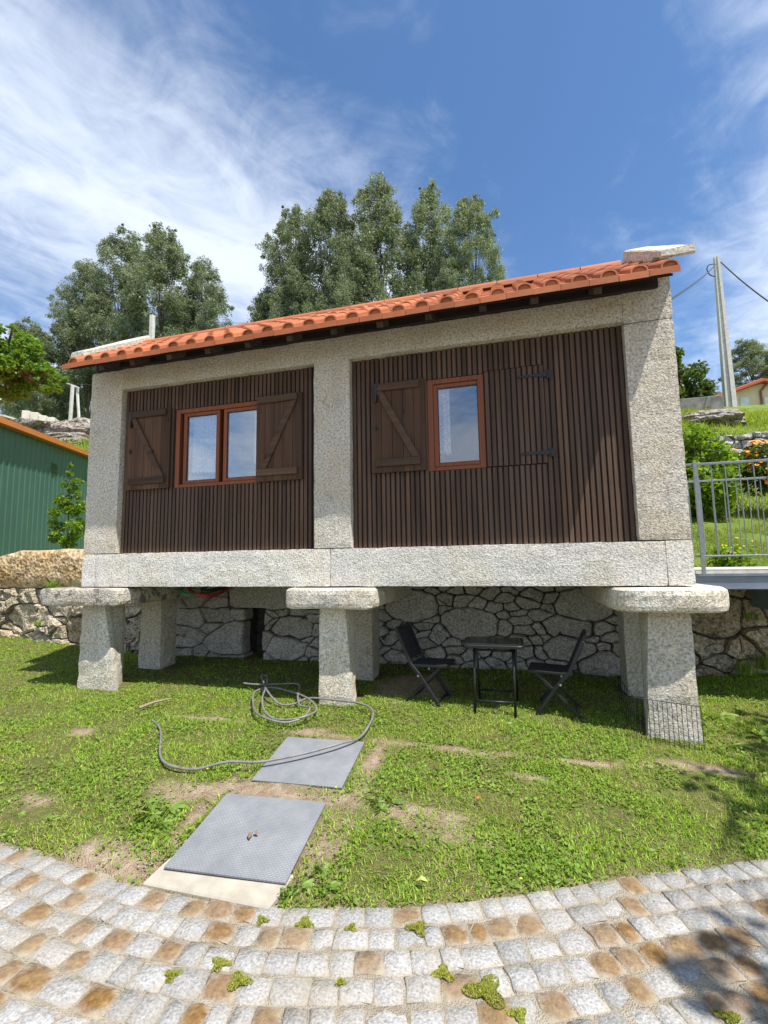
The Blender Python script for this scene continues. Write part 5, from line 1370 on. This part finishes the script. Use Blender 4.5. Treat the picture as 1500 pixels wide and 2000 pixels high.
def shed_box(s0, s1, n0, n1, zz0, zz1, name, m_, follow=True):
    V = []
    for s in (s0, s1):
        for n_ in (n0, n1):
            for zz in (zz0, zz1):
                p = A2 + dirv * s + nrm * n_; V.append((p.x, p.y, zz + (zroof(s) if follow else 0)))
    b = MB(); b.add(V, [(0, 1, 3, 2), (4, 6, 7, 5), (0, 4, 5, 1), (2, 3, 7, 6), (0, 2, 6, 4), (1, 5, 7, 3)]); return b.build(name, m_, shed)
shed_box(0, LN + 0.05, -0.1, 0.17, -0.02, 0.085, 'roof_edge', 'trim_orange')
shed_box(0, LN + 0.05, -3.0, -0.1, 0.0, 0.06, 'roof', 'trim_orange')
shed_box(0, LN, -3.0, -0.05, 1.4, 1.5, 'floor', 'concrete', False)
p = B_; q = B_ - nrm * 3
mk('end_wall', [(p.x, p.y, 1.45), (q.x, q.y, 1.45), (q.x, q.y, 4.45), (p.x, p.y, 4.45)], [(0, 1, 2, 3)], 'shed_green', shed)
def ray_on_shed(px, py):
    d = CR * ((px - 750) / 900) - CU * ((py - 1000) / 900) + CF
    t = (A2 - CAM).dot(nrm) / d.dot(nrm); P = CAM + d * t
    return (P - A2).dot(dirv), P.z
sv, zv = ray_on_shed(104, 914)
vent = shed_box(sv - 0.14, sv + 0.14, 0.016, 0.022, zv - 0.12, zv + 0.12, 'vent', 'shed_green', False)
for k in range(5): 
    o = shed_box(sv - 0.13, sv + 0.13, 0.022, 0.036, zv - 0.10 + 0.043 * k, zv - 0.085 + 0.043 * k, 'louvre', 'black_metal', False)
    o.parent = None; attach(o, vent)

def on_depth(px, py, Y):
    d = CR * ((px - 750) / 900) - CU * ((py - 1000) / 900) + CF
    return CAM + d * (Y / d.y)
# row of pale concrete blocks
xl0 = on_depth(42, 806, 14); xl1 = on_depth(108, 812, 14.6)
zb_ = on_depth(42, 832, 14).z
for i in range(4):
    t0, t1 = i / 4, (i + 1) / 4; p = xl0.lerp(xl1, t0); q = xl0.lerp(xl1, t1); top = (7.95, 7.9, 7.78, 7.72)[i]
    o = MB().box(0, (q - p).length - 0.02, 0, 0.9, 0, top - zb_ + 0.55).build('concrete_block', 'concrete_block', None, bevel=0.015)
    o.location = (p.x, p.y, zb_ - 0.55); o.rotation_euler.z = math.atan2(q.y - p.y, q.x - p.x)
    tag(o, ('leftmost pale concrete block of the row on the rocky bank', 'second pale concrete block from the left on the rocky bank', 'third pale concrete block from the left on the rocky bank', 'rightmost pale concrete block of the row on the rocky bank')[i], 'concrete block', 'concrete blocks on the rocky bank')
def boulder(name, label, pl, Y, sx, sy, sz, seed, m_='outcrop', cat='rock', group=None, blocky=0.5):
    c = on_depth(*pl, Y)
    bm = bmesh.new(); bmesh.ops.create_icosphere(bm, subdivisions=4, radius=1.0)
    for v in bm.verts:
        d = v.co.copy(); m = max(abs(d.x), abs(d.y), abs(d.z)); k = d / m
        d = d.lerp(k, blocky * 0.5)
        d *= 1 + 0.16 * noise.fractal(Vector((d.x * 1.4 + seed, d.y * 1.4, d.z * 2.2)), 0.9, 2, 5) + 0.05 * noise.cell(Vector((d.x * 2 + seed, d.y * 2, d.z * 3)))
        v.co = Vector((d.x * sx + c.x, d.y * sy + c.y, d.z * sz + c.z))
    me = bpy.data.meshes.new(name); bm.to_mesh(me); bm.free()
    return tag(link(name, me, None, m_), label, cat, group)
boulder('rock', 'long pale flat rock below the pole frame at the left', (140, 851), 13.2, 1.7, 0.9, 0.42, 3, group='rocks of the left bank')
boulder('rock', 'squared pale stone beside the left pillar under the pole frame', (166, 836), 13.6, 0.75, 0.7, 0.28, 9, group='rocks of the left bank')
boulder('rock', 'pale rock just behind the orange roof edge of the shed', (62, 846), 12.8, 1.5, 0.9, 0.40, 14, group='rocks of the left bank')
boulder('rock', 'sloping low rock under the long flat rock', (108, 872), 12.6, 1.6, 0.7, 0.40, 21, group='rocks of the left bank')
boulder('rock', 'small pale rock at the far left above the shed roof', (12, 842), 13.4, 1.3, 0.8, 0.30, 25, group='rocks of the left bank')
# concrete A-frame
fa, fb = on_depth(136, 835, 17), on_depth(154, 833, 17); ap = on_depth(142, 752, 17)
pf_ = thing('pole_frame', 'white concrete A-shaped pole frame on the bank left of the house', 'pole', (fa.x, fa.y, fa.z - 0.3))
MB().bar(fa - Vector((0, 0, 0.5)), ap, 0.13, 0.11, up=(0, 1, 0)).build('leg', 'pole', pf_, bevel=0.01)
MB().bar(fb - Vector((0, 0, 0.5)) + Vector((0, 0.1, 0)), ap + Vector((0.08, 0.17, -0.05)), 0.10, 0.09, up=(0, 1, 0)).build('leg', 'pole', pf_, bevel=0.01)
MB().bar(on_depth(130, 748, 17.1), on_depth(155, 758, 17.1), 0.08, 0.07).build('crossbar', 'pole', pf_, bevel=0.01)
wp0 = on_depth(298, 616, 20)
o = MB().box(wp0.x - 0.11, wp0.x + 0.11, 19.9, 20.1, 6.0, wp0.z).build('white_pole', 'pole', None, bevel=0.01); tag(o, 'plain white pole rising just behind the left end of the roof', 'pole')
# utility pole and cables
pb = on_depth(1426, 800, 22); pt = on_depth(1402, 502, 22)
up_ = thing('utility_pole', 'tapered concrete utility pole with cables right of the house', 'utility pole', (pb.x, pb.y, pb.z - 0.5))
V = []
for z, hw, hd, cx_ in ((pb.z - 0.8, 0.20, 0.15, pb.x), (pt.z, 0.085, 0.075, (pb.x + pt.x) / 2 - 0.02)):
    V += [(cx_ - hw, 22 - hd, z), (cx_ - hw * 0.05, 22 - hd, z), (cx_ + hw * 0.05, 22 - hd * 1.5, z), (cx_ + hw, 22 - hd * 1.5, z), (cx_ + hw, 22 + hd, z), (cx_ - hw, 22 + hd, z)]
n = 6; F = [tuple(reversed(range(n))), tuple(range(n, 2 * n))] + [(i, (i + 1) % n, n + (i + 1) % n, n + i) for i in range(n)]
mk('shaft', V, F, 'pole', up_)
def cable(p, q, sag, label, r=0.022, k=16):
    p, q = Vector(p), Vector(q); pts = [p.lerp(q, t / k) - Vector((0, 0, sag * 4 * (t / k) * (1 - t / k))) for t in range(k + 1)]
    o = MB().tube(pts, r, 6).build('overhead_cable', 'cable', None, smooth=True); return tag(o, label, 'cable', 'overhead cables')
att = on_depth(1398, 516, 21.7)
cable((1.34, 4.9, 3.86), att, 0.10, 'black cable from the roof corner to the utility pole', 0.018)
cable(on_depth(1408, 512, 21.8), on_depth(1620, 660, 16), 0.25, 'black cable running from the utility pole to the right edge', 0.025)
cable(on_depth(300, 620, 20), on_depth(700, 610, 26), 0.5, 'thin cable running right from the white pole behind the roof', 0.012)
cable(on_depth(134, 750, 17), on_depth(300, 745, 20), 0.1, 'thin wire from the pole frame towards the house', 0.01)
o = MB().tube(smooth_path([on_depth(1396, 515, 21.72), on_depth(1384, 518, 21.7), on_depth(1381, 527, 21.7), on_depth(1387, 537, 21.7), on_depth(1397, 540, 21.72)]), 0.022, 6).build('cable_loop', 'cable', up_, smooth=True)

# ------------------------------------------------------------------ right background
boulder('rock_outcrop', 'broad grey rock outcrop in the grass bank right of the house', (1380, 828), 15.2, 0.85, 0.8, 0.30, 33, cat='rock')
dw = thing('dry_stone_wall', 'short dry wall of big grey boulders behind the orange flowers', 'stone wall', (5.6, 12.2, 3.5))
def dpt(px, py): p = on_depth(px, py, 12.2); return (p.x, p.z)
x0d, z1d = dpt(1388, 853); x1d = 8.2
for poly in cells(x0d, x1d, 3.1, 4.26, 60, 77, 1.25):
    wall_stone(poly, 12.15, 'rubble_grey', dw, gap=0.012, bulge=0.10, depth=0.4, rough=0.03)
lw0, lw1 = on_depth(1315, 776, 20.5), on_depth(1420, 779, 20.5)
o = MB().box(lw0.x - 1.5, lw1.x - 0.15, 20.4, 20.7, lw0.z - 2.2, lw0.z - 0.12).build('low_wall', 'grey_wall', None, bevel=0.02); tag(o, 'low weathered grey wall below the dark green tree', 'wall')
# red roofed house far right
hx = lambda px, py: on_depth(px, py, 45)
apx = hx(1489, 741); el = hx(1390, 775); gz = 10.0
fh = thing('far_house', 'cream house with a red tiled roof beyond the utility pole', 'house', (apx.x, 48, gz))
erz = el.z; ex0 = el.x; ex1 = 2 * apx.x - el.x
MB().prism([(ex0 + 0.5, gz), (ex1 - 0.5, gz), (ex1 - 0.5, erz - 0.05), (apx.x, apx.z - 0.25), (ex0 + 0.5, erz - 0.05)], 'y', 45.3, 55).build('wall', 'cream_wall', fh)
for s in (0, 1):
    xa = ex0 - 0.3 if s == 0 else ex1 + 0.3
    za = erz - 0.2
    V = []
    for y in (44.7, 55.3):
        V += [(xa, y, za), (apx.x, y, apx.z), (apx.x, y, apx.z - 0.22), (xa, y, za - 0.22)]
    rf = mk('roof', V, [(0, 1, 5, 4), (1, 2, 6, 5), (2, 3, 7, 6), (3, 0, 4, 7), (0, 3, 2, 1), (4, 5, 6, 7)], 'red_roof', fh)
    for k in range(12):
        y = 44.75 + k * 0.88; mk('tile_row', [(xa, y, za + 0.01), (apx.x, y, apx.z + 0.01), (apx.x, y + 0.4, apx.z + 0.14), (xa, y + 0.4, za + 0.14), (apx.x, y + 0.8, apx.z + 0.01), (xa, y + 0.8, za + 0.01)], [(0, 1, 2, 3), (3, 2, 4, 5)], 'red_roof', rf)
w0, w1 = hx(1448, 775), hx(1468, 800)
wn_ = MB().box(w0.x, w1.x, 45.22, 45.30, w1.z - 0.5, w0.z).build('window', 'shutter_pale', fh)
dp = hx(1488, 762); MB().tube([(dp.x, 45.2, gz), (dp.x, 45.2, dp.z), (dp.x + 0.5, 45.15, dp.z + 0.6)], 0.09, 6).build('drainpipe', 'brown_paint', fh)
MB().box(apx.x + 0.1, ex1 - 0.6, 45.24, 45.29, gz, erz - 0.4).build('wall_panel', 'white_wall', fh)
# corner of a house at the far left edge
cl = on_depth(0, 806, 24)
ch_ = thing('edge_house', 'pale house whose eave corner just shows at the left edge', 'house', (cl.x - 3, 26, 6))
MB().box(cl.x - 7, cl.x - 0.4, 24.6, 29, 5.5, cl.z - 0.25).build('wall', 'white_wall', ch_)
MB().prism([(cl.x - 8, cl.z + 1.6), (cl.x + 0.35, cl.z - 0.18), (cl.x + 0.35, cl.z - 0.30), (cl.x - 8, cl.z + 1.45)], 'y', 24, 29.5).build('roof', 'concrete', ch_)

# grass on the hillside and terrace
def hill_blades(n, x0, x1, y0, y1, hmin, hmax, wd, name, label):
    x = rng.uniform(x0, x1, n); y = rng.uniform(y0, y1, n)
    k = npnoise(x, y, 1.3, 14) > 0.2; x, y = x[k], y[k]
    h = rng.uniform(hmin, hmax, len(x)) * (0.6 + 0.8 * npnoise(x, y, 0.8, 15))
    V, F = blades(x, y, hill_z(x, y) - 0.02, h, wd, 0.9)
    g = link(name, fast_mesh(name, V, F), None, 'hill_grass'); tag(g, label, 'grass', kind='stuff')
hill_blades(52000, 1.5, 6.5, 5.9, 10.2, 0.03, 0.09, 0.010, 'terrace_grass', 'bright grass of the terrace behind the footbridge railing')
hill_blades(60000, 2.5, 14, 10.2, 20.5, 0.08, 0.26, 0.022, 'bank_grass', 'rough grass on the bank right of the house')
hill_blades(30000, -24, -8, 11.5, 22, 0.10, 0.3, 0.025, 'hillside_grass', 'rough grass on the rocky bank left of the house')
# tufts on and at the foot of the rubble wall
def tuft(x, y, z, n, h, label):
    r = rng; X = x + r.normal(0, 0.03, n); Y = y + r.normal(0, 0.02, n)
    V, F = blades(X, Y, np.full(n, z), r.uniform(h * 0.5, h, n), r.uniform(0.006, 0.014, n), 0.8)
    o = link('wall_plant', fast_mesh('wall_plant', V, F), None, 'weed'); tag(o, label, 'plant', 'plants growing in the rubble wall')
tuft(-6.66, 5.47, 1.13, 90, 0.24, 'grassy tuft in the joint under the tan capstone')
tuft(-6.25, 5.47, 1.14, 50, 0.10, 'small tuft under the tan capstone close to the left pillar')
tuft(-6.9, 5.47, 0.62, 60, 0.10, 'plant in the rubble wall below the tan capstone')
tuft(2.18, 5.42, 0.33, 90, 0.20, 'leafy tuft at the foot of the right rubble wall')
tuft(2.38, 5.45, 0.38, 90, 0.24, 'leafy tuft at the foot of the wall at the right edge')
tuft(2.30, 5.45, 0.86, 40, 0.10, 'plant growing between stones of the right rubble wall')
tuft(-1.75, 5.40, 0.24, 70, 0.24, 'dark tuft by the rubble wall left of the middle support')

# small litter
def fallen_leaf(px, py, z, label, m, L=0.03):
    x, y = unproj0(px, py, z); V = []; F = []
    a = px * 0.37; ca, sa = math.cos(a), math.sin(a)
    for t, w_ in ((-1, 0.0), (-0.5, 0.42), (0.1, 0.5), (0.6, 0.3), (1, 0.0)):
        for sg in (-1, 1):
            u_, v_ = t * L, sg * w_ * L; V.append((x + u_ * ca - v_ * sa, y + u_ * sa + v_ * ca, z + 0.008 + 0.25 * abs(v_) + 0.006 * math.cos(3 * t)))
    for k in range(4): F.append((2 * k, 2 * k + 1, 2 * k + 3, 2 * k + 2))
    o = mk('fallen_leaf', V, F, m); return tag(o, label, 'leaf')
fallen_leaf(935, 1562, 0.13, 'single orange dry leaf lying on the lawn right of the plates', 'dry_leaf', 0.022)
fallen_leaf(489, 1633, 0.085, 'brown dry leaf in the middle of the front metal plate', 'dry_leaf2', 0.026)
fallen_leaf(500, 1629, 0.087, 'second crumpled brown leaf in the middle of the front metal plate', 'dry_leaf2', 0.018)
fallen_leaf(824, 1722, 0.06, 'pale yellow green leaf lying in the lawn near the paving edge', 'pale_leaf', 0.028)
r_ = np.random.default_rng(5); 
x, y = scatter(2600); k = r_.random(len(x)) < 0.05; x, y = x[k], y[k]
b = MB()
for i in range(len(x)):
    c = Vector((x[i], y[i], float(ground_z(x[i], y[i])) + 0.04)); s_ = 0.007
    b.add([c] + [c + Vector((s_ * math.cos(q * 1.047), s_ * math.sin(q * 1.047), 0.002)) for q in range(6)], [(0, q + 1, (q + 1) % 6 + 1) for q in range(6)])
o = b.build('lawn_flowers', 'yellow_petal', None); tag(o, 'tiny yellow flowers dotted in the lawn', 'flowers', kind='stuff')
